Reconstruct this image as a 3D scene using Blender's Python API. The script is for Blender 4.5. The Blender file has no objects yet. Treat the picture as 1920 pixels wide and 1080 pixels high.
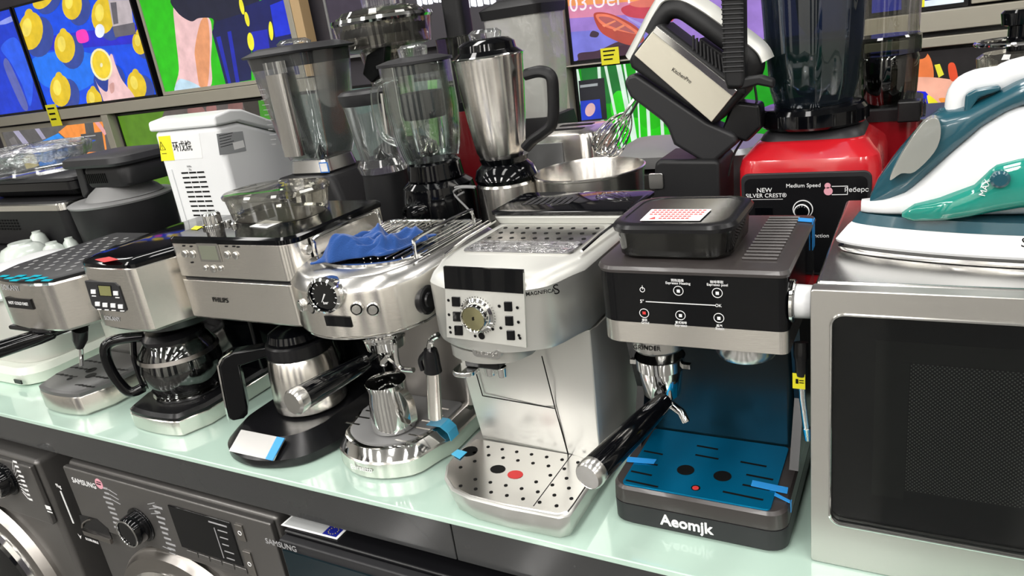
import bpy, bmesh, math, random
from mathutils import Vector, Matrix
random.seed(4)
S = bpy.context.scene
COL = S.collection
H = 0.95            # height of the counter top; all coordinates below are given above it
PI = math.pi
# ---------------------------------------------------------------- camera (solved from the photo's vanishing points)
FPX = 1378.0
CR = Vector((0.86890, 0.47171, -0.14985)); CD = Vector((0, 0, 0)); CF = Vector((0, 0, 0))
Rc = (( 0.87386391, 0.4668219, -0.13579093), (0.04409789, -0.35426471, -0.93410486), (-0.48416655, 0.81029243, -0.33016501))
CAMZ = 0.65
cam = bpy.data.cameras.new('camera'); cam.sensor_width = 36.0; cam.lens = FPX / 1920 * 36
cam.clip_start = 0.02; cam.clip_end = 60
camo = bpy.data.objects.new('camera', cam); COL.objects.link(camo)
camo.matrix_world = Matrix(((Rc[0][0], -Rc[1][0], -Rc[2][0], 0), (Rc[0][1], -Rc[1][1], -Rc[2][1], 0),
                            (Rc[0][2], -Rc[1][2], -Rc[2][2], H + CAMZ), (0, 0, 0, 1)))
S.camera = camo
# ---------------------------------------------------------------- light
w = bpy.data.worlds.new('World'); S.world = w; w.use_nodes = True
w.node_tree.nodes['Background'].inputs[0].default_value = (0.8, 0.85, 0.9, 1)
w.node_tree.nodes['Background'].inputs[1].default_value = 0.2
CEIL = 2.35         # ceiling above the counter top
def lamp(x, y, sx=0.3, sy=1.2, e=22, z=CEIL - 0.03, col=(1, 0.975, 0.94)):
    l = bpy.data.lights.new('ceiling_lamp', 'AREA'); l.shape = 'RECTANGLE'; l.size = sx; l.size_y = sy; l.energy = e; l.color = col
    o = bpy.data.objects.new('ceiling_lamp', l); COL.objects.link(o); o.location = (x, y, H + z)
for lx in (-4.6, -3.1, -1.6, -0.3, 1.2, 2.7):
    for ly in (-3.4, -1.7, 0.1, 1.9):
        lamp(lx, ly, e=34 if ly < -1 else 13)
S.view_settings.view_transform = 'Standard'; S.view_settings.look = 'None'
S.view_settings.exposure = 0.08; S.view_settings.gamma = 1.0; S.view_settings.use_curve_mapping = False
S.cycles.use_denoising = True; S.cycles.max_bounces = 10; S.cycles.transparent_max_bounces = 24
S.cycles.sample_clamp_indirect = 6.0; S.cycles.caustics_reflective = False; S.cycles.caustics_refractive = False
# ---------------------------------------------------------------- measuring: a pixel of the 1920x1080 photo on a plane
def at(x, y, Y=None, Z=None, X=None):
    a, b = x - 960, y - 540
    d = Vector([Rc[0][i] * a + Rc[1][i] * b + Rc[2][i] * FPX for i in range(3)])
    if Y is not None: t = Y / d.y
    elif Z is not None: t = (Z - CAMZ) / d.z
    else: t = X / d.x
    return Vector((0, 0, CAMZ)) + d * t
# ---------------------------------------------------------------- materials
MT = {}
def mat(name, col, rough=0.5, metal=0.0, coat=0.0, emit=None, es=1.0, bump=0, bscale=300, aniso=0, spec=0.5, vary=0, vscale=20, stretch=(1, 1, 1), sheen=0):
    m = bpy.data.materials.new(name); m.use_nodes = True; nt = m.node_tree; N = nt.nodes; L = nt.links
    p = N['Principled BSDF']; p.inputs['Base Color'].default_value = (*col, 1); p.inputs['Roughness'].default_value = rough
    p.inputs['Metallic'].default_value = metal; p.inputs['Coat Weight'].default_value = coat; p.inputs['Coat Roughness'].default_value = 0.04
    p.inputs['Specular IOR Level'].default_value = spec
    if sheen: p.inputs['Sheen Weight'].default_value = sheen
    if emit: p.inputs['Emission Color'].default_value = (*emit, 1); p.inputs['Emission Strength'].default_value = es
    if aniso:
        p.inputs['Anisotropic'].default_value = aniso; p.inputs['Anisotropic Rotation'].default_value = 0.25
        t = N.new('ShaderNodeTangent'); t.direction_type = 'RADIAL'; t.axis = 'Z'; L.new(t.outputs[0], p.inputs['Tangent'])
    if bump or vary:
        tc = N.new('ShaderNodeTexCoord'); mp = N.new('ShaderNodeMapping'); mp.inputs['Scale'].default_value = stretch
        L.new(tc.outputs['Object'], mp.inputs[0])
    if bump:
        n = N.new('ShaderNodeTexNoise'); n.inputs['Scale'].default_value = bscale; n.inputs['Detail'].default_value = 3
        b = N.new('ShaderNodeBump'); b.inputs['Strength'].default_value = bump; b.inputs['Distance'].default_value = 0.002
        L.new(mp.outputs[0], n.inputs[0]); L.new(n.outputs[0], b.inputs['Height']); L.new(b.outputs[0], p.inputs['Normal'])
    if vary:
        n = N.new('ShaderNodeTexNoise'); n.inputs['Scale'].default_value = vscale; n.inputs['Detail'].default_value = 4
        r = N.new('ShaderNodeMapRange'); r.inputs['From Min'].default_value = 0.3; r.inputs['From Max'].default_value = 0.7
        r.inputs['To Min'].default_value = max(0.02, rough - vary); r.inputs['To Max'].default_value = rough + vary
        L.new(mp.outputs[0], n.inputs[0]); L.new(n.outputs[0], r.inputs[0]); L.new(r.outputs[0], p.inputs['Roughness'])
    MT[name] = m; return m
def clear(name, tint=(0.95, 0.97, 0.96), refl=0.06, edge=0.5, rough=0.02, body=0.0, bcol=(0.8, 0.8, 0.8), bump=0, bscale=30):
    """thin clear wall: see-through, with a Fresnel reflection and a little body of its own"""
    m = bpy.data.materials.new(name); m.use_nodes = True; nt = m.node_tree; N = nt.nodes; L = nt.links; N.clear()
    o = N.new('ShaderNodeOutputMaterial'); t = N.new('ShaderNodeBsdfTransparent'); t.inputs[0].default_value = (*tint, 1)
    g = N.new('ShaderNodeBsdfGlossy'); g.inputs['Roughness'].default_value = rough; g.inputs[0].default_value = (1, 1, 1, 1)
    lw = N.new('ShaderNodeLayerWeight'); lw.inputs[0].default_value = 0.35
    mr = N.new('ShaderNodeMapRange'); mr.inputs['To Min'].default_value = refl; mr.inputs['To Max'].default_value = edge
    mx = N.new('ShaderNodeMixShader'); L.new(lw.outputs['Fresnel'], mr.inputs[0]); L.new(mr.outputs[0], mx.inputs[0])
    last = t
    if body:
        d = N.new('ShaderNodeBsdfDiffuse'); d.inputs[0].default_value = (*bcol, 1)
        m2 = N.new('ShaderNodeMixShader'); m2.inputs[0].default_value = body; L.new(t.outputs[0], m2.inputs[1]); L.new(d.outputs[0], m2.inputs[2]); last = m2
    L.new(last.outputs[0], mx.inputs[1]); L.new(g.outputs[0], mx.inputs[2]); L.new(mx.outputs[0], o.inputs[0])
    if bump:
        n = N.new('ShaderNodeTexNoise'); n.inputs['Scale'].default_value = bscale; n.inputs['Detail'].default_value = 4
        tc = N.new('ShaderNodeTexCoord'); L.new(tc.outputs['Object'], n.inputs[0])
        b = N.new('ShaderNodeBump'); b.inputs['Strength'].default_value = bump; b.inputs['Distance'].default_value = 0.01
        L.new(n.outputs[0], b.inputs['Height']); L.new(b.outputs[0], g.inputs['Normal']); L.new(b.outputs[0], lw.inputs['Normal'])
    MT[name] = m; return m
BR = dict(bump=0.05, bscale=60, stretch=(1, 1, 25))
STEEL = mat('brushed_steel', (0.90, 0.87, 0.82), 0.22, 1, aniso=0.7, **BR)
STEELD = mat('dark_brushed_steel', (0.34, 0.32, 0.30), 0.33, 1, aniso=0.6, **BR)
CHROME = mat('chrome', (0.80, 0.80, 0.79), 0.07, 1)
SATIN = mat('satin_metal', (0.66, 0.65, 0.63), 0.24, 1)
SILVER = mat('silver_paint', (0.60, 0.60, 0.57), 0.34, 0.75, coat=0.2)
SILVERL = mat('light_silver_paint', (0.66, 0.66, 0.62), 0.38, 0.45)
BLK = mat('black_plastic', (0.006, 0.006, 0.007), 0.26, spec=.4, bump=0.02, bscale=900)
BLKM = mat('matt_black_plastic', (0.011, 0.011, 0.012), 0.45, spec=.3, bump=0.03, bscale=900)
GREYD = mat('dark_grey_plastic', (0.020, 0.020, 0.022), 0.42, spec=.35, bump=0.02, bscale=700)
GLOSS = mat('gloss_black', (0.002, 0.0022, 0.003), 0.07, spec=.38)
GREY = mat('grey_plastic', (0.22, 0.22, 0.22), 0.45)
WHITE = mat('white_plastic', (0.80, 0.81, 0.82), 0.32, coat=0.15)
CREAM = mat('cream_plastic', (0.66, 0.70, 0.62), 0.3, coat=0.3)
WHT = mat('white_print', (0.85, 0.85, 0.85), 0.6)
GRYP = mat('grey_print', (0.35, 0.35, 0.36), 0.6)
DKP = mat('dark_print', (0.006, 0.006, 0.006), 0.6, spec=0.12)
RED = mat('red_gloss', (0.55, 0.012, 0.02), 0.2, coat=0.6)
REDP = mat('red_print', (0.6, 0.04, 0.04), 0.5)
PINKP = mat('pink_print', (0.75, 0.35, 0.42), 0.5)
YEL = mat('yellow_print', (0.85, 0.78, 0.02), 0.5)
TAPE = mat('blue_tape', (0.03, 0.30, 0.75), 0.35, coat=0.2)
TAPEL = mat('light_blue_tape', (0.08, 0.50, 0.80), 0.3, coat=0.2)
BLUEF = mat('blue_filmed_steel', (0.0, 0.27, 0.55), 0.30, .75, aniso=0.5, bump=0.03, bscale=80, stretch=(1, 20, 1))
TEALR = mat('teal_black_gloss', (0.003, 0.012, 0.017), 0.24, spec=.3)
BROWN = mat('brown_grey_plastic', (0.042, 0.036, 0.035), 0.30, coat=0.1)
TEAL = mat('teal_plastic', (0.012, 0.075, 0.105), 0.22, coat=0.5)
CLOTH = mat('blue_microfibre', (0.008, 0.058, 0.24), 0.95, bump=0.5, bscale=500, sheen=0.3)
WASH = mat('graphite_metal_paint', (0.13, 0.125, 0.12), 0.34, 0.6, coat=0.2)
APRON = mat('dark_gloss_apron', (0.034, 0.035, 0.036), 0.22, coat=0.5, vary=0.08, vscale=6)
GLASST = mat('mint_back_painted_glass', (0.52, 0.70, 0.60), 0.12, coat=0.9, vary=0.05, vscale=5)
OLIVE = mat('lcd_grey_green', (0.16, 0.17, 0.13), 0.3)
LCD = mat('lcd_yellow', (0.20, 0.20, 0.08), 0.3)
RAIL = mat('cream_metal_rail', (0.40, 0.375, 0.31), 0.4, 0.2)
WOOD = mat('pale_wood', (0.55, 0.38, 0.2), 0.5, bump=0.05, bscale=40, stretch=(1, 1, 0.1))
WALLM = mat('dark_wall_paint', (0.05, 0.045, 0.055), 0.6, bump=0.03, bscale=80)
FLOORM = mat('floor_tile', (0.13, 0.128, 0.12), 0.10, spec=.8, vary=0.04, vscale=3)
CEILM = mat('ceiling_white', (0.55, 0.55, 0.55), 0.8, bump=0.05, bscale=50)
SHOPW = mat('shop_wall', (0.50, 0.48, 0.44), 0.6, bump=0.05, bscale=30)
DARKC = mat('dark_coffee_black', (0.005, 0.005, 0.005), 0.5, spec=.15)
COILM = mat('cable_black', (0.02, 0.02, 0.02), 0.4)
GLASS = clear('clear_glass', (0.94, 0.97, 0.96), 0.015, 0.75, body=0.015, bcol=(0.7, 0.75, 0.74))
PLAS = clear('clear_plastic', (0.95, 0.96, 0.96), 0.03, 0.8, body=0.05, bcol=(0.6, 0.62, 0.62), rough=0.05)
SMOKE = clear('smoked_plastic', (0.34, 0.35, 0.31), 0.03, 0.8, body=0.01, bcol=(0.05, 0.05, 0.05))
SMOKEL = clear('light_smoked_plastic', (0.80, 0.79, 0.74), 0.03, 0.75, body=0.05, bcol=(0.3, 0.29, 0.26))
SMOKEB = clear('blue_smoked_plastic', (0.34, 0.40, 0.48), 0.04, 0.6, body=0.10, bcol=(0.05, 0.075, 0.10))
CARAFE = clear('carafe_glass', (0.50, 0.51, 0.51), 0.04, 0.85, body=0.03, bcol=(0.02, 0.02, 0.02))
WRAP = clear('crumpled_film', (0.93, 0.93, 0.94), 0.12, 0.8, rough=0.12, body=0.08, bcol=(0.8, 0.8, 0.85), bump=1.0, bscale=45)
AQUA = clear('aqua_tank_plastic', (0.10, 0.55, 0.46), 0.06, 0.5, body=0.55, bcol=(0.03, 0.42, 0.33), rough=0.06)
def emi(name, col, s=1.0):
    m = mat(name, (0.01, 0.01, 0.01), 0.15, emit=col, es=s); nt = m.node_tree; N = nt.nodes; L = nt.links
    tc = N.new('ShaderNodeTexCoord'); n = N.new('ShaderNodeTexNoise'); n.inputs['Scale'].default_value = 14; n.inputs['Detail'].default_value = 5
    mr = N.new('ShaderNodeMapRange'); mr.inputs['From Min'].default_value = .3; mr.inputs['From Max'].default_value = .7
    mr.inputs['To Min'].default_value = s * .92; mr.inputs['To Max'].default_value = s * 1.22
    L.new(tc.outputs['Object'], n.inputs[0]); L.new(n.outputs[0], mr.inputs[0]); L.new(mr.outputs[0], N['Principled BSDF'].inputs['Emission Strength'])
    return m
# ---------------------------------------------------------------- mesh builder
class B:
    def __init__(s): s.bm = bmesh.new(); s.M = Matrix(); s.mi = 0
    def v(s, p): return s.bm.verts.new(s.M @ Vector(p))
    def f(s, vs):
        try: f = s.bm.faces.new(vs); f.material_index = s.mi; return f
        except ValueError: return None
    def loft(s, secs, caps=True, closed=True, loop=False):
        rs = [[s.v(p) for p in sec] for sec in secs]; n = len(rs[0])
        prs = list(zip(rs, rs[1:])) + ([(rs[-1], rs[0])] if loop else [])
        for a, b in prs:
            for i in range(n if closed else n - 1):
                j = (i + 1) % n; s.f([a[i], a[j], b[j], b[i]])
        if caps and closed and not loop: s.f(rs[0][::-1]); s.f(rs[-1])
        return s
    def box(s, x0, x1, y0, y1, z0, z1):
        return s.loft([[(x0, y0, z), (x1, y0, z), (x1, y1, z), (x0, y1, z)] for z in (z0, z1)])
    def rings(s, out, lv, caps=True):
        """outline in plan, levels (z, inset)"""
        xs = [p[0] for p in out]; ys = [p[1] for p in out]
        cx, cy = (min(xs) + max(xs)) / 2, (min(ys) + max(ys)) / 2; w, d = max(xs) - min(xs), max(ys) - min(ys)
        return s.loft([[(cx + (p[0] - cx) * (w - 2 * i) / w, cy + (p[1] - cy) * (d - 2 * i) / d, z) for p in out] for z, i in lv], caps)
    def lathe(s, cx, cy, prof, n=40, caps=True):
        return s.loft([[(cx + r * math.cos(2 * PI * k / n), cy + r * math.sin(2 * PI * k / n), z) for k in range(n)] for r, z in prof], caps)
    def rev(s, p, d, prof, n=28, caps=True):
        """revolve (radius, distance along d) about the axis through p"""
        d = Vector(d).normalized(); p = Vector(p); u = d.orthogonal().normalized(); w_ = d.cross(u)
        return s.loft([[p + d * t + (u * math.cos(2 * PI * k / n) + w_ * math.sin(2 * PI * k / n)) * r for k in range(n)] for r, t in prof], caps)
    def cyl(s, p, q, r, r2=None, n=24):
        p, q = Vector(p), Vector(q); return s.rev(p, q - p, [(r, 0), (r if r2 is None else r2, (q - p).length)], n)
    def tube(s, pts, r, n=10, loop=False, sy=1.0):
        P = [Vector(p) for p in pts]; m = len(P); secs = []; u = None
        for i in range(m):
            a = P[(i - 1) % m] if (loop or i) else P[0]; b = P[(i + 1) % m] if (loop or i < m - 1) else P[-1]
            d = (b - a).normalized()
            u = d.orthogonal().normalized() if u is None else (u - d * u.dot(d)).normalized()
            w_ = d.cross(u); rr_ = r[i] if isinstance(r, (list, tuple)) else r
            secs.append([P[i] + (u * math.cos(2 * PI * k / n) + w_ * math.sin(2 * PI * k / n) * sy) * rr_ for k in range(n)])
        return s.loft(secs, True, True, loop)
    def poly(s, pts): return s.f([s.v(p) for p in pts])
    def ext(s, pts, d):
        d = Vector(d); return s.loft([[Vector(p) for p in pts], [Vector(p) + d for p in pts]])
    def text(s, t, size, pos, xd=(1, 0, 0), up=(0, 0, 1), th=0.0003, sx=1.0, al='CENTER', bold=0):
        cu = bpy.data.curves.new('t', 'FONT'); cu.body = t; cu.size = size; cu.align_x = al; cu.align_y = 'CENTER'; cu.extrude = th; cu.resolution_u = 3; cu.offset = bold
        o = bpy.data.objects.new('t', cu); COL.objects.link(o); bpy.context.view_layer.update()
        me = bpy.data.meshes.new_from_object(o.evaluated_get(bpy.context.evaluated_depsgraph_get()))
        X = Vector(xd).normalized(); U = Vector(up); U = (U - X * U.dot(X)).normalized(); Nn = X.cross(U)
        mt = s.M @ Matrix.Translation(Vector(pos)) @ Matrix((X, U, Nn)).transposed().to_4x4() @ Matrix.Diagonal((sx, 1, 1, 1))
        k = len(s.bm.verts); fk = len(s.bm.faces); me.transform(mt); s.bm.from_mesh(me); s.bm.faces.ensure_lookup_table()
        for f in s.bm.faces[fk:]: f.material_index = s.mi
        bpy.data.objects.remove(o); bpy.data.curves.remove(cu); bpy.data.meshes.remove(me); return s
def arc(cx, cy, r, a0, a1, n=8): return [(cx + r * math.cos(math.radians(a0 + (a1 - a0) * k / n)), cy + r * math.sin(math.radians(a0 + (a1 - a0) * k / n))) for k in range(n + 1)]
def rr(x0, x1, y0, y1, r=0.01, n=6):
    r = r if isinstance(r, (tuple, list)) else (r,) * 4      # front-left, front-right, back-right, back-left
    return arc(x0 + r[0], y0 + r[0], r[0], 180, 270, n) + arc(x1 - r[1], y0 + r[1], r[1], 270, 360, n) + arc(x1 - r[2], y1 - r[2], r[2], 0, 90, n) + arc(x0 + r[3], y1 - r[3], r[3], 90, 180, n)
def bow(x0, x1, yf, yb, d, r=0.02, n=14):
    """plan outline with a bowed front: yf in the middle, yf+d towards the corners"""
    xc, hw = (x0 + x1) / 2, (x1 - x0) / 2
    fr = []
    for k in range(n + 1):
        t = -1 + 2 * k / n; x = xc + (hw - r * 0.3) * t
        y = yf + d * t * t + (r * max(0, (abs(t) - 0.8) / 0.2) ** 2)
        fr.append((x, y))
    return [(x0, yf + d + 1.7 * r)] + fr + [(x1, yf + d + 1.7 * r)] + arc(x1 - 0.01, yb - 0.01, 0.01, 0, 90, 4) + arc(x0 + 0.01, yb - 0.01, 0.01, 90, 180, 4)
def spl(pts, n=6, closed=True):
    P = [Vector(p) for p in pts]; m = len(P); out = []
    for i in range(m if closed else m - 1):
        g = lambda k: P[k % m] if closed else P[min(max(k, 0), m - 1)]
        a, b, c, d = g(i - 1), g(i), g(i + 1), g(i + 2)
        for k in range(n):
            t = k / n; out.append(0.5 * ((2 * b) + (c - a) * t + (2 * a - 5 * b + 4 * c - d) * t * t + (3 * b - a - 3 * c + d) * t ** 3))
    if not closed: out.append(P[-1])
    return out
def px(pts, Y): return [at(x, y, Y=Y) for x, y in pts]
def lpx(Yc, rows):
    """rows (left px, right px, y px) of a round thing standing at depth Yc -> centre x and (radius, z) profile from bottom to top"""
    pr = []; cx = 0
    for xl, xr, y in rows:
        a = at((xl + xr) / 2, y, Y=Yc); dep = Rc[2][0] * a.x + Rc[2][1] * a.y + Rc[2][2] * (a.z - CAMZ)
        pr.append(((xr - xl) / 2 / FPX * dep * 0.985, a.z)); cx += a.x
    pr.sort(key=lambda q: q[1]); return cx / len(rows), pr
# ---------------------------------------------------------------- objects
def org(o):
    v = Vector(o.location)
    while o.parent: o = o.parent; v += Vector(o.location)
    return v - Vector((0, 0, H))
def thing(name, label, cat, loc, group=None):
    o = bpy.data.objects.new(name, None); COL.objects.link(o); o.empty_display_size = 0.02
    o.location = Vector(loc) + Vector((0, 0, H)); o['label'] = label; o['category'] = cat
    if group: o['group'] = group
    return o
def part(name, b, m, parent=None, bev=0, seg=2, ang=32, label=None, sub=0):
    bmesh.ops.remove_doubles(b.bm, verts=b.bm.verts, dist=1e-6)
    bmesh.ops.recalc_face_normals(b.bm, faces=b.bm.faces)
    me = bpy.data.meshes.new(name)
    if parent is None:
        xs = [v.co for v in b.bm.verts]
        c = Vector(((min(p.x for p in xs) + max(p.x for p in xs)) / 2, (min(p.y for p in xs) + max(p.y for p in xs)) / 2, min(p.z for p in xs)))
    else: c = org(parent)
    bmesh.ops.translate(b.bm, verts=b.bm.verts, vec=-c); b.bm.to_mesh(me); b.bm.free()
    for mm in (m if isinstance(m, (list, tuple)) else [m]): me.materials.append(mm)
    o = bpy.data.objects.new(name, me); COL.objects.link(o)
    me.polygons.foreach_set('use_smooth', [True] * len(me.polygons)); me.set_sharp_from_angle(angle=math.radians(ang))
    if parent is None: o.location = c + Vector((0, 0, H))
    else: o.parent = parent
    if bev:
        md = o.modifiers.new('bevel', 'BEVEL'); md.width = bev; md.segments = seg; md.limit_method = 'ANGLE'; md.angle_limit = math.radians(40); md.harden_normals = True
    if sub: md = o.modifiers.new('s', 'SUBSURF'); md.levels = sub; md.render_levels = sub
    if label: o['label'] = label
    return o
def struct(name, b, m, **k): o = part(name, b, m, **k); o['kind'] = 'structure'; return o
def solo(name, label, cat, b, m, group=None, **k):
    o = part(name, b, m, **k); o['label'] = label; o['category'] = cat
    if group: o['group'] = group
    return o
# ================================================================ the room
WY = 3.06
struct('floor', B().box(-7.5, 4.2, -4.2, WY + .05, -H - .05, -H), FLOORM)
struct('ceiling', B().box(-7.5, 4.2, -4.2, WY + .1, CEIL, CEIL + .05), CEILM)
struct('wall_back', B().box(-7.5, 4.2, WY, WY + .1, -H, CEIL), WALLM)
struct('wall_left', B().box(-7.6, -7.5, -4.2, WY + .1, -H, CEIL), SHOPW)
struct('wall_front', B().box(-7.5, 4.2, -4.3, -4.2, -H, CEIL), WALLM)
struct('wall_right', B().box(4.2, 4.3, -4.2, WY + .1, -H, CEIL), SHOPW)
REFLM = mat('reflector_white', (.80, .78, .72), .6)  # unseen white strips, added behind the camera so the steel reflects bright streaks
for i in range(6):
    struct('reflector_strip_%d' % (i + 1), B().box(-7.3 + i * 2.0, -7.3 + i * 2.0 + (1.1, .7, 1.3)[i % 3], -4.195, -4.02, -H, CEIL), REFLM)
# ---- counter
cb = thing('display_counter', 'long display counter with mint green glass top and dark glossy front edge', 'counter', (-1.2, 1.4, -H))
part('glass_top', B().box(-4.6, 1.9, .700, 2.25, -.010, 0), GLASST, cb, bev=.002, label='mint green glass top')
b = B(); b.box(-4.6, -.585, .706, .730, -.080, -.0105); b.box(-.583, 1.9, .706, .730, -.080, -.0105)
part('front_apron', b, APRON, cb, bev=.0015, label='dark glossy front edge')
b = B(); b.box(-4.6, 1.9, .730, 2.25, -.05, -.0105); b.box(-4.6, 1.9, 1.42, 2.25, -H, -.05)
part('carcass', b, GREYD, cb)
b = B(); b.box(-4.4, 1.7, 1.18, 2.2, .0005, .180)
solo('display_riser', 'dark raised step at the back of the counter under blenders and pots', 'display step', b, GREYD, bev=.003)
# ---- TV wall
RY = 2.93
def rail(lab, x0, x1, z0, z1, y=2.95, d=.07, m=RAIL):
    b = B(); b.box(x0, x1, y, y + d, z0, z1); return solo('shelf_rail', lab, 'shelf rail', b, m, bev=.003)
TY = 3.0
PICN = 0
def tv(lab, x0, x1, z0, z1, bg, shapes=(), frame=BLK, t=.013, d=.035, es=1.0, name='television', bot=None, texts=()):
    o = thing(name, lab, 'television', ((x0 + x1) / 2, TY, z0), 'televisions on the shop wall')
    bb = t if bot is None else bot
    b = B()
    b.box(x0, x1, TY, TY + d, z0, z0 + bb); b.box(x0, x1, TY, TY + d, z1 - t, z1)
    b.box(x0, x0 + t, TY, TY + d, z0 + bb, z1 - t); b.box(x1 - t, x1, TY, TY + d, z0 + bb, z1 - t); b.box(x0 + .01, x1 - .01, TY + .012, TY + d, z0 + .01, z1 - .01)
    part('frame', b, frame, o)
    b = B(); b.box(x0 + t, x1 - t, TY + .006, TY + .012, z0 + bb, z1 - t)
    part('screen', b, bg if isinstance(bg, bpy.types.Material) else emi('screen_glow', bg, es), o)
    if shapes or texts:
        b = B(); ms = []
        xa, xb, za, zb = x0 + t, x1 - t, z0 + bb, z1 - t
        for k, (col, pts) in enumerate(shapes):
            if col not in ms: ms.append(col)
            b.mi = ms.index(col); y = TY + .0055 - k * .00012
            P = []
            for p in pts:
                q = at(p[0], p[1], Y=TY); P.append([q.x, q.z])
            P = clip(P, xa, xb, za, zb)
            if len(P) > 2: b.poly([(q[0], y, q[1]) for q in P])
        y = TY + .0055 - len(shapes) * .00012 - .0003
        for (t_, size, x, yy, col) in texts:
            if col not in ms: ms.append(col)
            b.mi = ms.index(col); q = at(x, yy, Y=TY); b.text(t_, size, (q.x, y, q.z), th=.0002)
        part('screen_picture', b, [emi('picture_colour', c, 1.0) for c in ms], o)
    return o
def clip(P, xa, xb, za, zb):
    for ax, lim, sg in ((0, xa, 1), (0, xb, -1), (1, za, 1), (1, zb, -1)):
        out = []
        for i in range(len(P)):
            a, c = P[i - 1], P[i]; ia, ic = (a[ax] - lim) * sg >= 0, (c[ax] - lim) * sg >= 0
            if ia != ic:
                t = (lim - a[ax]) / (c[ax] - a[ax]); out.append([a[0] + (c[0] - a[0]) * t, a[1] + (c[1] - a[1]) * t])
            if ic: out.append(c)
        P = out
        if not P: return P
    return P
def bl(pts, n=5): return [(p.x, p.y) for p in spl([(a, c, 0) for a, c in pts], n)]
def ell(cx, cy, rx, ry, rot=0, n=20):
    c, s = math.cos(math.radians(rot)), math.sin(math.radians(rot))
    return [(cx + rx * math.cos(2 * PI * k / n) * c - ry * math.sin(2 * PI * k / n) * s, cy + rx * math.cos(2 * PI * k / n) * s + ry * math.sin(2 * PI * k / n) * c) for k in range(n)]
def lemon(cx, cy, r, rot=0):
    return [(LSH, ell(cx + r * .5, cy + r * .35, r * .85, r * 1.2, rot)), (LEM, ell(cx, cy, r * .72, r * 1.12, rot)), (LEM, ell(cx - r * .1, cy - r * .95, r * .25, r * .35, rot)), (LEL, ell(cx - r * .22, cy - r * .2, r * .28, r * .55, rot))]
LEM, LEL, LSH = (.72, .50, .02), (.85, .68, .10), (.03, .06, .30)
BLU, BLU2, SKIN, SKIN2 = (.005, .07, .72), (.01, .16, .80), (.78, .50, .50), (.62, .33, .30)
sh = [(BLU2, bl([(60, 110), (140, 95), (200, 120), (150, 170), (80, 160)])), ((.02, .02, .55), [(75, 70), (260, 45), (275, 80), (90, 95)])]
for cx, cy, r, ro in ((56, 58, 32, 5), (120, 88, 27, -5), (112, 170, 27, -5), (192, 30, 30, 0), (134, 8, 26, 0), (80, -4, 22, 40), (256, 160, 24, -15), (176, 187, 20, -10), (262, 80, 20, -5)): sh += lemon(cx, cy, r, ro)
sh += [((.02, .05, .3), ell(205, 150, 30, 32)),
       (SKIN, bl([(178, 148), (184, 160), (200, 172), (203, 150), (205, 108), (210, 102), (216, 120), (226, 145), (236, 160), (250, 178), (250, 190), (200, 192), (190, 178)])),
       (SKIN2, bl([(205, 160), (213, 155), (214, 170), (208, 175)])), ((.85, .78, .45), ell(190, 121, 20, 31, -14)), ((.80, .58, .03), ell(190, 121, 16.5, 27, -14)), ((.86, .80, .5), ell(190, 122, 2.5, 4)),
       ((.9, .04, .45), bl([(143, 60), (160, 56), (166, 76), (148, 80)])), ((.8, .85, .95), ell(187, 58, 9, 13)),
       ((.46, .40, .42), [(203, 0), (245, 0), (250, 46), (212, 52)]), ((.12, .11, .13), [(207, 5), (218, 4), (222, 44), (213, 46)]), ((.12, .11, .13), [(211, 50), (252, 42), (255, 64), (216, 70)])]
tv('television showing yellow lemons and a hand holding a cut lemon on blue', -5.235, -4.055, .556, 1.225, BLU, sh, es=1.0)
tv('television at the far left showing deep blue swirls', -6.45, -5.262, .556, 1.225, (.008, .04, .55),
   [((.02, .10, .75), bl([(0, 90), (25, 70), (45, 100), (60, 150), (55, 200), (40, 160), (20, 120)])), ((.10, .12, .40), bl([(5, 120), (15, 115), (50, 195), (42, 205), (20, 160)])), ((.25, .3, .75), bl([(-8, 45), (20, 30), (32, 34), (10, 45)]))])
GRN = (.02, .48, .005)
tv('television showing bare arm and dark blue striped shirt on bright green grass', -4.005, -2.845, .556, 1.225, GRN, [
    (SKIN, bl([(325, 10), (352, 30), (388, 32), (396, 60), (394, 110), (391, 166), (330, 170), (334, 130), (327, 60)])),
    ((.72, .30, .14), bl([(375, 40), (388, 36), (392, 90), (388, 160), (374, 166), (366, 120), (364, 90)])),
    ((.5, .68, .80), bl([(333, 150), (350, 151), (374, 163), (374, 172), (328, 175)])),
    ((.012, .014, .035), bl([(322, -8), (330, 22), (356, 40), (372, 34), (398, 36), (404, 60), (470, 50), (480, -30), (400, -40)])),
    ((.008, .012, .07), [(396, 60), (405, 40), (470, 20), (470, 150), (422, 158), (400, 75)]),
    ((.01, .02, .38), [(404, 70), (412, 68), (432, 156), (427, 158)]), ((.01, .02, .38), [(425, 60), (432, 58), (448, 154), (441, 156)]),
    ((.008, .012, .10), [(458, 12), (570, -30), (566, 146), (480, 155)]), ((.01, .03, .60), [(505, 10), (555, -10), (562, 60), (515, 70)]), ((.012, .02, .40), [(470, 60), (500, 55), (512, 150), (480, 152)]),
    ((.85, .78, .03), ell(452, 12, 4, 16, -12)), ((.85, .78, .03), ell(462, 36, 4, 14, -12)), ((.85, .78, .03), ell(469, 78, 6, 17, -8)), ((.85, .78, .03), ell(479, 132, 4, 9, -30)), ((.85, .78, .03), ell(507, 58, 4, 18, -5))], frame=RAIL, t=.02)
tv('dark switched-on television showing faint purple grey, right of the pale post', -2.63, -2.16, .62, 1.25, (.045, .035, .055), (), frame=GREY)
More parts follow.
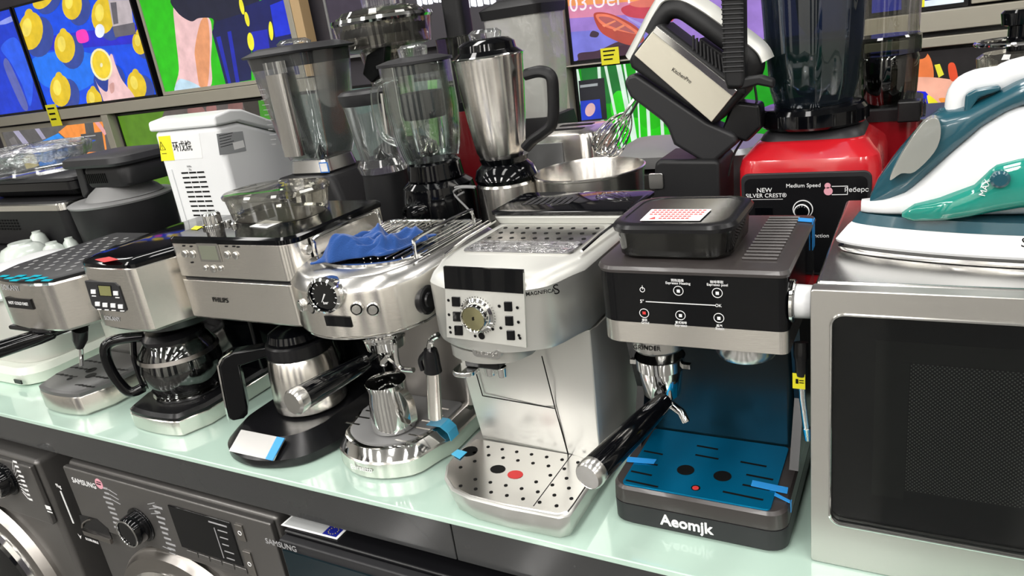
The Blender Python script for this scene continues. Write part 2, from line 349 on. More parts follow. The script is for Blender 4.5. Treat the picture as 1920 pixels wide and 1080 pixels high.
tv('television showing red wooden rowing boats at purple sunset', -1.342, -.24, .470, 1.12, (.30, .18, .55), [
    ((.80, .30, .10), [(1060, -30), (1300, -60), (1300, -5), (1060, 12)]), ((.62, .22, .35), [(1060, 12), (1300, -5), (1300, 20), (1060, 35)]),
    ((.18, .18, .62), [(1070, 60), (1200, 50), (1260, 120), (1070, 130)]),
    ((.06, .03, .05), bl([(1083, 112), (1085, 100), (1120, 95), (1160, 78), (1180, 85), (1230, 100), (1230, 125), (1083, 125)])),
    ((.05, .03, .05), bl([(1110, 58), (1122, 62), (1118, 70), (1105, 68)])),
    ((.42, .06, .04), bl([(1112, 28), (1125, 23), (1150, 28), (1185, 45), (1203, 62), (1205, 78), (1180, 85), (1140, 70), (1122, 55)])),
    ((.75, .18, .10), bl([(1116, 30), (1127, 26), (1150, 31), (1180, 48), (1198, 64), (1160, 58), (1130, 48)])), ((.40, .10, .10), bl([(1122, 32), (1146, 34), (1176, 52), (1190, 63), (1158, 54), (1134, 44)])),
    ((.78, .24, .12), [(1128, 48), (1152, 38), (1155, 40), (1132, 51)]), ((.78, .24, .12), [(1148, 56), (1168, 46), (1171, 49), (1152, 59)]),
    ((.50, .05, .08), bl([(1165, 15), (1200, 5), (1260, 2), (1260, 40), (1210, 36), (1175, 30)])), ((.65, .16, .12), bl([(1180, 6), (1220, -4), (1260, -6), (1258, 8), (1200, 14)])), ((.35, .30, .70), [(1172, 30), (1215, 50), (1215, 60), (1180, 38)])],
    texts=[('8.03.UeM', .085, 1110, 4, (.85, .75, .8))])
tv('television showing white birch trunks in bright green forest', -1.335, -.24, -.20, .462, (.012, .30, .012),
   [((.02, .55, .01), bl([(1066, 190), (1100, 260), (1160, 220), (1250, 240), (1260, 300), (1080, 330)])), ((.015, .16, .03), bl([(1090, 118), (1150, 112), (1180, 180), (1110, 190)])), ((.03, .60, .02), ell(1160, 200, 16, 30)), ((.02, .45, .01), ell(1220, 215, 25, 28)), ((.04, .65, .02), ell(1080, 180, 10, 24))] +
   [((.62, .78, .66), [(a, 110), (a + w_, 109), (b_ + w_, 300), (b_, 300)]) for a, b_, w_ in ((1070, 1108, 9), (1118, 1130, 6), (1129, 1168, 5), (1152, 1190, 9), (1166, 1196, 4), (1206, 1216, 6), (1190, 1200, 3), (1230, 1242, 6))] +
   [((.02, .02, .025), [(1084, 152), (1132, 146), (1138, 224), (1090, 230)]), ((.30, .32, .33), [(1087, 160), (1120, 156), (1120, 161), (1087, 165)]), ((.02, .05, .5), [(1087, 190), (1124, 186), (1128, 222), (1090, 226)]), ((.65, .40, .40), ell(1106, 206, 9, 13, 20))], frame=BLK)
tv('television with white and yellow blue picture above the right rails', -.20, .10, .515, 1.1, (.02, .03, .35), [((.01, .015, .03), [(1690, -20), (1724, -20), (1728, 30), (1690, 30)]), ((.75, .85, .9), [(1732, 2), (1812, -8), (1812, 30), (1730, 30)]), ((.8, .75, .03), [(1727, -5), (1734, -5), (1733, 22), (1728, 14)])])
tv('television showing orange and blue angled shapes behind the grill stack', -5.92, -4.60, -.16, .476, (.10, .095, .095),
   [((.16, .15, .15), [(15, 262), (25, 256), (60, 320), (50, 322)]), ((.35, .33, .45), [(18, 240), (28, 238), (55, 272), (46, 276)]), ((.35, .33, .45), [(58, 234), (66, 232), (85, 260), (78, 262)]),
    ((.02, .25, .80), [(56, 275), (108, 250), (152, 288), (120, 305), (75, 315)]), ((.85, .27, .05), [(108, 248), (138, 224), (190, 218), (200, 290), (155, 288)]), ((.60, .50, .22), [(40, 300), (58, 280), (72, 310), (50, 320)]), ((.05, .35, .65), [(30, 285), (44, 282), (40, 296)]),
    ((.08, .08, .08), [(156, 224), (172, 222), (176, 250), (160, 252)]), ((.07, .07, .07), [(150, 252), (190, 247), (196, 284), (154, 286)]), ((.4, .4, .4), [(152, 256), (178, 253), (178, 255), (152, 258)]), ((.4, .4, .4), [(152, 262), (170, 260), (170, 262), (152, 264)]), ((.75, .35, .35), [(172, 224), (180, 222), (200, 250), (195, 254)])], frame=RAIL, t=.03)
tv('television showing flat olive green and a blurred face beside white ice maker', -4.52, -3.02, -.16, .480, (.085, .21, .01),
   [((.10, .085, .08), bl([(320, 195), (400, 180), (515, 160), (540, 200), (520, 250), (360, 235), (305, 232)])), ((.25, .12, .11), bl([(350, 205), (370, 195), (385, 215), (360, 225)])), ((.28, .13, .12), ell(395, 205, 10, 12)), ((.20, .10, .09), ell(440, 200, 14, 22)), ((.04, .035, .03), bl([(455, 185), (500, 175), (510, 215), (470, 222)])), ((.05, .25, .02), [(480, 170), (525, 165), (530, 240), (490, 240)])], frame=BLK)
tv('dim television behind the blenders showing dark green and warm patches', -2.95, -1.40, -.16, .485, (.10, .125, .11),
   [((.04, .22, .03), bl([(800, 40), (830, 36), (834, 100), (806, 110)])), ((.40, .16, .10), bl([(618, 170), (640, 168), (645, 240), (625, 245)])), ((.10, .22, .08), [(745, 150), (775, 146), (780, 280), (752, 284)]), ((.14, .30, .10), [(800, 142), (818, 139), (822, 272), (805, 275)]), ((.05, .14, .05), [(838, 135), (855, 132), (858, 260), (842, 264)]), ((.16, .10, .06), bl([(880, 40), (915, 38), (912, 70), (885, 75)])), ((.10, .16, .14), bl([(650, 140), (700, 130), (705, 200), (655, 210)]))], frame=BLK)
tv('television showing blurred orange arm and yellow blue stripes, right edge', -.16, 1.2, -.2, .395, (.02, .018, .018),
   [((.80, .20, .06), bl([(1690, 90), (1725, 92), (1745, 110), (1750, 150), (1730, 180), (1690, 175)])), ((.85, .42, .30), bl([(1690, 150), (1740, 145), (1800, 152), (1870, 165), (1875, 200), (1800, 210), (1740, 190), (1695, 180)])), ((.85, .30, .05), bl([(1760, 185), (1810, 190), (1830, 210), (1790, 210)])),
    ((.01, .02, .6), [(1700, 170), (1735, 172), (1765, 205), (1765, 225), (1700, 225)]), ((.85, .75, .03), bl([(1738, 180), (1752, 186), (1768, 205), (1765, 218), (1748, 214)])), ((.75, .7, .05), [(1752, 122), (1762, 120), (1770, 140), (1760, 146)]), ((.7, .08, .03), bl([(1778, 122), (1790, 120), (1796, 150), (1782, 150)])), ((.03, .02, .02), bl([(1700, 72), (1740, 72), (1735, 108), (1705, 106)]))], frame=BLK)
rail('pale metal rail under the lemon and football televisions', -7.4, -2.72, .490, .553)
rail('pale metal rail between boat television and forest television', -1.40, -.215, .4635, .4685, d=.05)
rail('upper pale rail at the right under the white yellow television', -.205, 2.6, .448, .512)
rail('lower pale rail at the right above the orange arm television', -.205, 2.6, .398, .430)
b = B(); b.box(-.2, 2.6, 2.985, 3.05, .431, .447); solo('cable_channel', 'black channel between the two pale rails at the right', 'shelf channel', b, BLK)
b = B(); b.box(-2.80, -2.74, 2.95, 3.02, .56, 1.6); solo('upright_post', 'narrow pale wooden post right of the football television', 'post', b, WOOD, bev=.003)
b = B(); b.box(-2.84, -2.803, 2.95, 3.02, .56, 1.6); solo('upright_post', 'grey metal post touching the narrow wooden post', 'post', b, RAIL, bev=.003)
b = B(); b.box(-1.395, -1.345, 2.95, 3.02, -.2, 1.3); solo('upright_post', 'grey metal post left of the boat television', 'post', b, RAIL, bev=.003)
b = B(); b.box(-4.596, -4.53, 2.95, 3.03, -.3, .488); solo('upright_post', 'pale metal post between the orange shapes and olive green televisions', 'post', b, RAIL, bev=.003)
b = B(); b.box(.108, .9, 2.98, 3.05, .52, 1.3); solo('wall_panel', 'cream panel at the top right corner beside the white yellow television', 'panel', b, RAIL, bev=.003)
sg = thing('lit_sign', 'dark sign board with glowing white lettering above the stainless blender', 'sign', (-1.95, 2.98, .84))
part('sign_board', B().box(-2.14, -1.43, 3.0, 3.03, .62, 1.2), WALLM, sg)
b = B()
for x0, x1, zl_ in ((at(782, 0, Y=3).x, at(834, 0, Y=3).x, at(808, 8, Y=3).z), (at(870, 0, Y=3).x, at(932, 0, Y=3).x, at(900, 12, Y=3).z)):
    n = 5
    for k in range(n):
        xa = x0 + (x1 - x0) * k / n; b.ext([(xa + .003, 2.99, zl_ + .006 * (k % 2)), (xa + (x1 - x0) / n - .003, 2.99, zl_), (xa + (x1 - x0) / n - .003, 2.99, zl_ + .11), (xa + .003, 2.99, zl_ + .11)], (0, .008, 0))
part('lettering', b, emi('sign_white', (.9, .93, 1.0), 1.5), sg, bev=.004, label='glowing white lettering')
def tag(x, y, Y, w_, h_, lab, tone=YEL):
    c = at(x, y, Y=Y); o = thing('price_tag', lab, 'price tag', (c.x, Y, c.z - h_ / 2), 'yellow price tags on the wall rails')
    part('card', B().box(c.x - w_ / 2, c.x + w_ / 2, Y - .002, Y, c.z - h_ / 2, c.z + h_ / 2), tone, o)
    b = B()
    for k in range(3): b.box(c.x - w_ * .36, c.x + w_ * (.3 - .08 * k), Y - .003, Y - .0021, c.z + h_ * (.28 - .25 * k), c.z + h_ * (.36 - .25 * k))
    part('print', b, DKP, o)
tag(101, 216, 2.945, .12, .14, 'small yellow price tag on the rail below the lemon television')
tag(1144, 105, 2.945, .078, .065, 'small yellow price tag hanging below the boat television')
# ================================================================ white goods under the counter
def knob(b, p, r, d, ax=(0, -1, 0), cap=.8): b.rev(p, ax, [(r * 1.12, 0), (r * 1.12, d * .15), (r, d * .2), (r * .96, d * .85), (r * cap, d), (r * cap * .2, d)], 32)
def washer(x0, x1, yf, lab, m, full=True):
    o = thing('washing_machine', lab, 'washing machine', ((x0 + x1) / 2, (yf + 1.3) / 2, -H)); zt = -.10; xc = (x0 + x1) / 2
    part('housing', B().box(x0, x1, yf + .012, 1.38, -H + .01, zt), m, o, bev=.012, seg=3)
    part('control_fascia', B().box(x0 + .004, x1 - .004, yf, yf + .013, zt - .16, zt - .006), m, o, bev=.004, label='control fascia with printed programmes')
    b = B(); zc = -.50; b.rev((xc - .02, yf + .015, zc), (0, -1, 0), [(.245, 0), (.245, .012), (.232, .03), (.205, .036), (.19, .02)], 64, caps=False)
    part('door_surround', b, STEELD, o)
    b = B(); b.rev((xc - .02, yf, zc), (0, -1, 0), [(.192, 0), (.192, .018), (.175, .034), (.16, .02), (.10, .03), (.001, .035)], 64)
    part('door', b, [GLOSS], o, label='round dark glass door')
    b = B(); b.rev((xc - .02, yf - .018, zc), (0, -1, 0), [(.205, 0), (.205, .006), (.195, .014), (.185, .006), (.185, 0)], 64, caps=False); part('door_ring', b, CHROME, o, label='chrome door ring')
    return o, xc, zt
o, xc, zt = washer(-1.615, -.975, .700, 'graphite washing machine under the counter with round sticker, black dial and display', WASH)
yf = .700
d = at(265, 983, Y=yf)
b = B(); b.rev((d.x, yf, d.z), (0, -1, 0), [(.040, 0), (.040, .003), (.037, .004), (.034, .004), (.033, .026), (.030, .032), (.005, .032)], 40); part('program_dial', b, [GLOSS], o, bev=.001, label='black programme dial')
b = B(); b.rev((d.x, yf - .0325, d.z), (0, -1, 0), [(.031, 0), (.0315, .002), (.029, .002)], 40, caps=False); part('dial_ring', b, CHROME, o)
c = at(386, 1004, Y=yf); x0_, x1_ = c.x - .088, c.x + .088
b = B(); b.box(x0_, x1_, yf - .003, yf, c.z - .048, c.z + .052); part('display', b, [GLOSS], o, bev=.002, label='black glass display')
b = B(); b.box(x1_ - .05, x1_ - .048, yf - .0036, yf - .003, c.z - .04, c.z + .03)
for k in range(5): b.box(x1_ - .040, x1_ - .014 - .004 * (k % 3), yf - .0036, yf - .003, c.z + .026 - k * .016, c.z + .028 - k * .016)
b.box(x1_ - .06, x1_ - .01, yf - .0036, yf - .003, c.z + .040, c.z + .043)
part('display_icons', b, GRYP, o)
for k in range(5):
    b = B(); xx = x0_ + .012 + k * .0345; b.box(xx, xx + .031, yf - .003, yf, c.z - .064, c.z - .052); part('button', b, WASH, o, bev=.002)
for zz, hh in ((c.z + .035, .035), (c.z - .035, .055)):
    b = B(); b.box(x1_ + .012, x1_ + .032, yf - .003, yf, zz - hh / 2, zz + hh / 2); b.mi = 1; b.rev((x1_ + .022, yf - .003, zz), (0, -1, 0), [(.005, 0), (.005, .0006), (.0035, .0006), (.0035, 0)], 16, False); part('power_button' if hh < .04 else 'start_button', b, [STEELD, WHT], o, bev=.002)
b = B(); rnd = random.Random(2)
for k in range(11):
    z = d.z + .068 - k * .0128
    for sgn in (-1, 1):
        L_ = rnd.uniform(.016, .030); xa = d.x + sgn * .078
        if sgn < 0: b.box(xa - L_, xa, yf - .0006, yf, z, z + .0045)
        else: b.box(xa - .012, xa - .012 + L_, yf - .0006, yf, z - .01, z - .0055)
        if k in (0, 1, 2, 9): b.tube([(d.x + sgn * .076 - (.012 if sgn > 0 else 0) * 0, yf - .0004, z + .002), (d.x + sgn * .050, yf - .0004, z * .9 + d.z * .1)], .0007, 4)
part('programme_list', b, GRYP, o, label='printed programme names')
s_ = at(158, 906, Y=yf); b = B(); b.text('SAMSUNG', .019, (s_.x, yf - .0006, s_.z)); part('lettering', b, WHT, o)
s_ = at(186, 907, Y=yf); b = B(); b.rev((s_.x, yf, s_.z), (0, -1, 0), [(.0125, 0), (.0125, .0008)], 24); b.mi = 1; b.box(s_.x - .009, s_.x + .007, yf - .0012, yf - .0009, s_.z - .002, s_.z + .001); b.box(s_.x - .006, s_.x + .009, yf - .0012, yf - .0009, s_.z + .004, s_.z + .006); part('round_sticker', b, [PINKP, DKP], o, label='round pink sticker')
s_ = at(178, 985, Y=yf); b = B(); b.ext([(s_.x - .055, yf - .001, s_.z - .018), (s_.x + .05, yf - .001, s_.z - .025), (s_.x + .05, yf - .001, s_.z + .004), (s_.x + .02, yf - .001, s_.z + .022), (s_.x - .05, yf - .001, s_.z + .018)], (0, .002, 0)); part('drawer_pocket', b, [BLK], o)
b = B(); b.tube(spl([(s_.x - .052, yf - .003, s_.z - .016), (s_.x - .04, yf - .004, s_.z - .002), (s_.x - .015, yf - .004, s_.z + .013), (s_.x + .0, yf - .003, s_.z + .018)], 5, False), .0022, 8); b.box(s_.x - .05, s_.x + .05, yf - .006, yf, s_.z - .034, s_.z - .022); part('detergent_drawer', b, STEELD, o)
s_ = at(124, 945, Y=yf); b = B(); b.box(s_.x - .0025, s_.x + .0025, yf - .0012, yf, s_.z - .052, s_.z + .035); b.text('9kg', .014, (s_.x - .001, yf - .0008, s_.z + .048)); part('white_stripe', b, WHT, o, label='white stripe and weight mark')
s_ = at(168, 1012, Y=yf); b = B(); b.text('ECOBUBBLE', .009, (s_.x + .01, yf - .0006, s_.z)); b.poly([(s_.x - .042, yf - .0006, s_.z + .008), (s_.x - .036, yf - .0006, s_.z - .007), (s_.x - .028, yf - .0006, s_.z + .006), (s_.x - .035, yf - .0006, s_.z + .001)]); part('slogan', b, WHT, o)
o, xc, zt = washer(-2.30, -1.685, .672, 'graphite washing machine at the bottom left corner with dial cut by the picture edge', WASH)
yf = .672; d = at(14, 897, Y=yf)
b = B(); b.rev((d.x, yf, d.z), (0, -1, 0), [(.042, 0), (.042, .004), (.036, .005), (.035, .026), (.031, .032), (.005, .032)], 40); part('program_dial', b, [GLOSS], o, label='black programme dial')
b = B(); b.rev((d.x, yf - .0325, d.z), (0, -1, 0), [(.031, 0), (.0315, .002), (.029, .002)], 40, caps=False); part('dial_ring', b, CHROME, o)
b = B()
for k in range(9):
    z = d.z + .055 - k * .0125; b.box(d.x + .062, d.x + .062 + rnd.uniform(.012, .02), yf - .0006, yf, z, z + .005); b.tube([(d.x + .046, yf - .0004, z * .6 + d.z * .4), (d.x + .060, yf - .0004, z + .002)], .0006, 4)
b.box(d.x + .125, d.x + .145, yf - .0006, yf, d.z - .055, d.z - .045); b.box(d.x + .125, d.x + .145, yf - .0006, yf, d.z - .063, d.z - .060)
part('programme_list', b, WHT, o, label='printed programme names')
o = thing('dryer', 'black laundry machine with glass front under the counter, blue flag card lying on top', 'dryer', (-.62, 1.0, -H))
part('housing', B().box(-.935, -.33, .690, 1.38, -H + .01, -.10), BLK, o, bev=.004)
part('front_panel', B().box(-.930, -.335, .672, .690, -.70, -.104), GREYD, o, bev=.004, label='dark front panel')
part('glass_front', B().box(-.922, -.343, .669, .672, -.60, -.122), TEALR, o, label='teal black glass front')
s_ = at(527, 1022, Y=.669); b = B(); b.text('SAMSUNG', .016, (s_.x, .6684, s_.z)); part('lettering', b, GRYP, o)
o = thing('energy_card', 'white and silver card with blue ring of stars lying on the black dryer', 'card', (-.80, .69, -.10))
q = [at(527, 985, Z=-.099), at(632, 1012, Z=-.099), at(652, 992, Z=-.099), at(548, 967, Z=-.099)]
part('card', B().ext([p for p in q], (0, 0, .001)), WHT, o)
def lerp2(u, v): a = q[0].lerp(q[1], u); c_ = q[3].lerp(q[2], u); return a.lerp(c_, v) + Vector((0, 0, .0012))
b = B(); b.poly([lerp2(.03, .12), lerp2(.72, .12), lerp2(.72, .97), lerp2(.03, .97)]); part('silver_band', b, mat('card_grey', (.42, .43, .43), .4), o)
b = B(); b.poly([lerp2(.72, .12), lerp2(.96, .12), lerp2(.96, .97), lerp2(.72, .97)]); b.mi = 1
for k in range(12):
    u, v = .84 + .07 * math.cos(k * PI / 6), .55 + .30 * math.sin(k * PI / 6); b.poly([lerp2(u - .008, v) + Vector((0, 0, .0003)), lerp2(u, v - .04) + Vector((0, 0, .0003)), lerp2(u + .008, v) + Vector((0, 0, .0003)), lerp2(u, v + .04) + Vector((0, 0, .0003))])
part('flag_print', b, [mat('flag_blue', (.01, .015, .22), .4), YEL], o, label='blue ring of stars')
# ================================================================ front row of machines (left to right)
def slots(b, rows, z, h=.0004):
    for x, y, l, w_, a in rows:
        c, s = math.cos(a), math.sin(a); P = []
        for u, v in ((-l / 2, -w_ / 2), (l / 2, -w_ / 2), (l / 2, w_ / 2), (-l / 2, w_ / 2)): P.append((x + u * c - v * s, y + u * s + v * c, z))
        b.ext(P, (0, 0, h))
def disc(b, x, y, z, r, h=.0004, n=14, ry=None):
    b.loft([[(x + r * math.cos(2 * PI * k / n), y + (ry or r) * math.sin(2 * PI * k / n), zz) for k in range(n)] for zz in (z, z + h)])
# ---- white base machine at far left
o = thing('white_appliance', 'glossy white rounded countertop appliance at the left picture edge', 'appliance', (-1.95, .95, 0))
part('base', B().rings(rr(-2.12, -1.83, .80, 1.10, .07), [(.0, .012), (.004, .004), (.03, .002), (.045, .012)]), CREAM, o)
part('body', B().rings(rr(-2.10, -1.845, .83, 1.10, .08), [(.0455, .004), (.10, 0), (.20, .004), (.215, .012)]), SILVERL, o, label='pale body')
part('lid', B().rings(rr(-2.11, -1.84, .81, 1.10, .07), [(.2155, .004), (.222, 0), (.24, .004), (.262, .03), (.268, .07)]), WHITE, o)
b = B(); q = at(70, 694, Y=.86); b.box(-1.90, -1.87, .797, .80, .012, .022); part('vent_slot', b, BLK, o)
# white crockery seen over the first machine
for i, (x, y, r, lab) in enumerate(((18, 490, .075, 'large white bowl turned over behind the left espresso machine'), (92, 486, .036, 'white oval dish behind the left espresso machine'), (66, 462, .030, 'smaller white dish furthest back among the dishes'), (128, 476, .026, 'small white dish beside the perforated cup tray'))):
    c = at(x, y, Z=.2); b = B(); b.lathe(c.x, c.y + r * .6, [(r * .96, .181), (r, .186), (r * .96, .205), (r * .7, .232), (r * .45, .240), (r * .42, .246), (r * .01, .246)], 36)
    solo('white_dish', lab, 'dish', b, MT.get('dish_glaze') or mat('dish_glaze', (.55, .60, .56), .25, coat=.3), group='white dishes behind the left machines')
# ---- 1: slim espresso machine
o = thing('espresso_machine', 'slim steel espresso machine at far left with perforated cup tray and black handle', 'coffee machine', (-1.61, .9, 0))
part('drip_base', B().rings(bow(-1.712, -1.515, .738, .99, .012, .03), [(.0, .006), (.006, 0), (.042, 0), (.046, .002)]), STEEL, o)
part('drip_tray', B().rings(bow(-1.711, -1.516, .739, .93, .012, .03), [(.0463, 0), (.054, 0), (.058, .006)]), mat('tray_grey', (.10, .10, .10), .35), o)
b = B()
for i in range(4):
    for j in range(3): slots(b, [(-1.69 + i * .018, .80 + j * .035, .022, .003, .25), (-1.575 + i * .014, .775 + j * .04, .022, .003, .25)], .0583)
disc(b, -1.625, .835, .0583, .012); disc(b, -1.595, .815, .0583, .012); disc(b, -1.635, .79, .0583, .006)
part('tray_slots', b, DARKC, o)
part('back_column', B().rings(rr(-1.705, -1.525, .93, 1.06, .01), [(.047, 0), (.206, 0)]), SATIN, o)
OH = bow(-1.735, -1.462, .738, 1.06, .018, .035)
part('head', B().rings(OH, [(.200, .006), (.206, 0), (.300, 0), (.304, .003)]), STEEL, o)
part('cup_tray', B().rings(OH, [(.3043, .003), (.311, .001), (.314, .006)]), GREYD, o)
b = B()
for i in range(12):
    for j in range(11):
        if (i + j) % 2 == 0: disc(b, -1.70 + i * .0195, .80 + j * .021, .3143, .0062, n=10)
part('tray_holes', b, GREY, o, label='rows of round perforations')
b = B()
for k in range(9): c = at(8 + k * 10, 518 + (k % 3) * 4, Z=.3155); b.ext([(c.x - .012, c.y - .005, .3155), (c.x + .012, c.y - .003, .3155), (c.x + .011, c.y + .006 + .002 * (k % 2), .3155), (c.x - .012, c.y + .004, .3155)], (0, 0, .001))
part('blue_film', b, mat('cyan_film', (.0, .42, .55), .25), o, label='torn cyan film')
a = at(40, 568, Y=.742); b = B(); b.box(a.x - .045, a.x + .048, .7365, .742, a.z - .010, a.z + .012); b.mi = 1; b.text('HOT COLD FAST', .0095, (a.x, .7362, a.z + .001)); part('name_plate', b, [BLK, WHT], o, label='black plate with white lettering')
b = B(); b.text('SOKANY', .017, (a.x - .01, .7375, a.z + .034)); part('lettering', b, GRYP, o)
b = B(); b.box(-1.71, -1.55, .745, .80, .190, .200); part('lower_trim', b, BLK, o, bev=.004)
p0, p1 = at(103, 622, Y=.78), at(-40, 668, Y=.66)
b = B(); b.rev(p0, p1 - p0, [(.008, -.03), (.010, 0), (.014, .004), (.0165, .03), (.018, .12), (.018, .19), (.012, .2)], 24); part('portafilter_handle', b, GLOSS, o, label='black portafilter handle')
b = B(); b.lathe(-1.62, .83, [(.033, .165), (.036, .17), (.036, .189)], 32); part('brew_group', b, CHROME, o)
a, c, e = at(152, 618, Y=.80), at(150, 645, Y=.80), at(153, 685, Y=.80)
b = B(); b.tube([a, at(150, 632, Y=.80)], .006, 10); b.tube([at(147, 640, Y=.80), at(152, 655, Y=.80), e], .0045, 10); part('steam_wand', b, CHROME, o)
b = B(); b.tube([at(150, 616, Y=.80), at(150, 636, Y=.80), at(149, 650, Y=.80)], [.016, .015, .009], 14); part('wand_grip', b, BLK, o, label='black rubber grip')
b = B(); b.rev((-1.461, .84, .27), (1, 0, 0), [(.026, 0), (.026, .010), (.022, .014), (.02, .030), (.002, .032)], 30); part('steam_knob', b, BLK, o)
# ---- 2: drip coffee maker with glass carafe
o = thing('coffee_maker', 'steel drip coffee maker with black control panel and glass lid, second from left', 'coffee machine', (-1.30, .9, 0))
OB = bow(-1.397, -1.205, .741, 1.04, .010, .03)
part('base', B().rings(OB, [(0, .004), (.004, 0), (.032, 0), (.034, .002)]), STEEL, o)
part('hot_plate', B().rings(OB, [(.0343, .001), (.040, .001), (.046, .008)]), BLK, o)
part('back_column', B().rings(rr(-1.392, -1.21, .955, 1.045, .01), [(.0465, 0), (.225, 0)]), GLOSS, o)
OH = bow(-1.392, -1.180, .742, 1.06, .008, .045)
part('head', B().rings(OH, [(.222, .006), (.228, 0), (.344, 0), (.346, .002)]), STEEL, o)
part('funnel', B().lathe(-1.29, .86, [(.05, .190), (.075, .200), (.085, .2215)], 40), BLK, o)
part('lid', B().rings(OH, [(.3463, .001), (.352, .001), (.357, .006), (.361, .02)]), GLOSS, o, label='glossy black lid')
b = B(); a = at(215, 486, Z=.3615); b.ext([at(178, 487, Z=.3615), at(205, 482, Z=.3615), at(222, 487, Z=.3615), at(195, 492, Z=.3615)], (0, 0, .0008)); part('red_sticker', b, REDP, o)
yp = .7405; PNL = [(158, 527), (214, 530), (222, 537), (237, 582), (232, 586), (180, 580), (172, 572)]
b = B(); b.ext(px(PNL, yp), (0, .006, 0)); part('control_panel', b, GREYD, o, bev=.001, label='dark control panel with display and buttons')
b = B(); b.ext(px([(184, 536), (206, 537), (209, 555), (188, 554)], yp - .001), (0, .001, 0)); part('display', b, [LCD], o)
b = B(); b.ext(px([(182, 534), (208, 535.5), (211, 556.5), (186, 555)], yp - .0005), (0, .0005, 0)); part('display_bezel', b, GLOSS, o)
for x, y in ((174, 547), (216, 550), (182, 570), (196, 572), (211, 573), (225, 575)):
    b = B(); b.ext(px([(x - 4.5, y - 4), (x + 4.5, y - 3.6), (x + 5, y + 4.5), (x - 4, y + 4)], yp - .002), (0, .0019, 0)); part('button', b, WHITE, o, bev=.0006)
b = B()
for x, y in ((176, 555), (220, 558), (186, 580), (200, 581), (213, 582), (229, 583)): b.ext(px([(x - 4, y - 1), (x + 4, y - .6), (x + 4, y + 1.2), (x - 4, y + .8)], yp - .0005), (0, .0004, 0))
part('button_captions', b, WHT, o)
a = at(210, 598, Y=yp); b = B(); b.text('SOKANY', .012, (a.x, yp + .0005, a.z)); part('lettering', b, GRYP, o)
# carafe
o2 = thing('glass_carafe', 'round glass coffee carafe with black handle on the steel drip coffee maker', 'carafe', (-1.29, .862, .0465)); cx, cy = -1.308, .848
part('jug', B().lathe(cx, cy, [(.055, .047), (.066, .055), (.078, .085), (.080, .11), (.072, .145), (.058, .165), (.056, .168), (.070, .143), (.078, .11), (.076, .087), (.064, .058), (.002, .052)], 48, caps=False), CARAFE, o2)
part('lid', B().lathe(cx, cy, [(.059, .160), (.060, .172), (.050, .182), (.01, .186), (.001, .186)], 40), BLK, o2)
part('metal_band', B().lathe(cx, cy, [(.0755, .138), (.0775, .130), (.0790, .130), (.0770, .138)], 48, caps=False), STEELD, o2)
part('heater_ring', B().lathe(cx, cy, [(.068, .0467), (.070, .052), (.058, .0535), (.058, .0467)], 48, caps=False), CHROME, o2)
d = Vector((-.72, -.70, 0)).normalized(); c0 = Vector((cx, cy, 0))
b = B(); hp = [c0 + d * .055 + Vector((0, 0, .176)), c0 + d * .105 + Vector((0, 0, .181)), c0 + d * .128 + Vector((0, 0, .168)), c0 + d * .132 + Vector((0, 0, .13)), c0 + d * .124 + Vector((0, 0, .09)), c0 + d * .110 + Vector((0, 0, .066)), c0 + d * .085 + Vector((0, 0, .070))]
b.tube(spl(hp, 5, False), .0105, 12); b.tube(spl([c0 + d * .075 + Vector((0, 0, .172)), c0 + d * .084 + Vector((0, 0, .13)), c0 + d * .084 + Vector((0, 0, .072))], 4, False), .006, 8)
part('handle', b, GLOSS, o2)
# ---- 3: coffee maker with thermal jug
o = thing('grind_and_brew_machine', 'tall steel coffee maker with small display, chrome knob and oval bean hopper', 'coffee machine', (-1.01, .95, 0))
X0, X1 = -1.160, -.868
OH = rr(X0, X1, .796, 1.035, (.012, .028, .008, .008), 8)
part('lower_housing', B().rings(OH, [(.236, .003), (.240, 0), (.310, 0)]), STEEL, o, bev=.001)
part('waist_gap', B().rings(OH, [(.3101, .004), (.3169, .004)]), BLK, o)
part('upper_housing', B().rings(OH, [(.317, 0), (.378, 0)]), STEEL, o, bev=.001)
part('top_deck', B().rings(OH, [(.3782, -.001), (.386, -.001), (.390, .003)]), GLOSS, o, label='glossy black top')
b = B(); b.box(X1 + .0005, X1 + .002, .838, .8405, .242, .377); part('side_seam', b, DKP, o)
a = at(575, 468, X=X1); b = B(); b.rev((X1, a.y, a.z), (1, 0, 0), [(.0085, 0), (.0085, .004), (.007, .006), (.001, .006)], 24); part('side_button', b, SATIN, o)
part('column', B().rings(rr(-1.13, -.87, .955, 1.032, .01), [(.0465, 0), (.2355, 0)]), GLOSS, o, label='black back column')
yp = .7955
a0 = at(393, 474, Y=yp); b = B(); b.box(a0.x - .027, a0.x + .026, yp - .0015, yp, a0.z - .016, a0.z + .017); b.mi = 1; b.box(a0.x - .022, a0.x + .021, yp - .0018, yp - .0015, a0.z - .012, a0.z + .013); part('display', b, [SATIN, OLIVE], o, label='grey display in silver bezel')
for x, y, r in ((347, 476, .0065), (361, 477, .0065), (426, 478, .0065), (442, 479, .0065), (400, 504, .0065), (386, 502, .0045), (414, 503, .0045)):
    a = at(x, y, Y=yp); b = B(); b.rev((a.x, yp, a.z), (0, -1, 0), [(r, 0), (r, .002), (r * .8, .0032), (.0005, .0035)], 20); part('button', b, SATIN, o)
b = B()
for x, y in ((344, 461), (358, 462), (360, 492), (424, 462), (438, 462), (446, 463)): a = at(x, y, Y=yp); b.box(a.x - .003, a.x + .003, yp - .0005, yp, a.z - .0012, a.z + .0012)
a = at(413, 563, Y=yp); b.text('PHILIPS', .0125, (a.x, yp - .0004, a.z)); part('printed_marks', b, DKP, o)
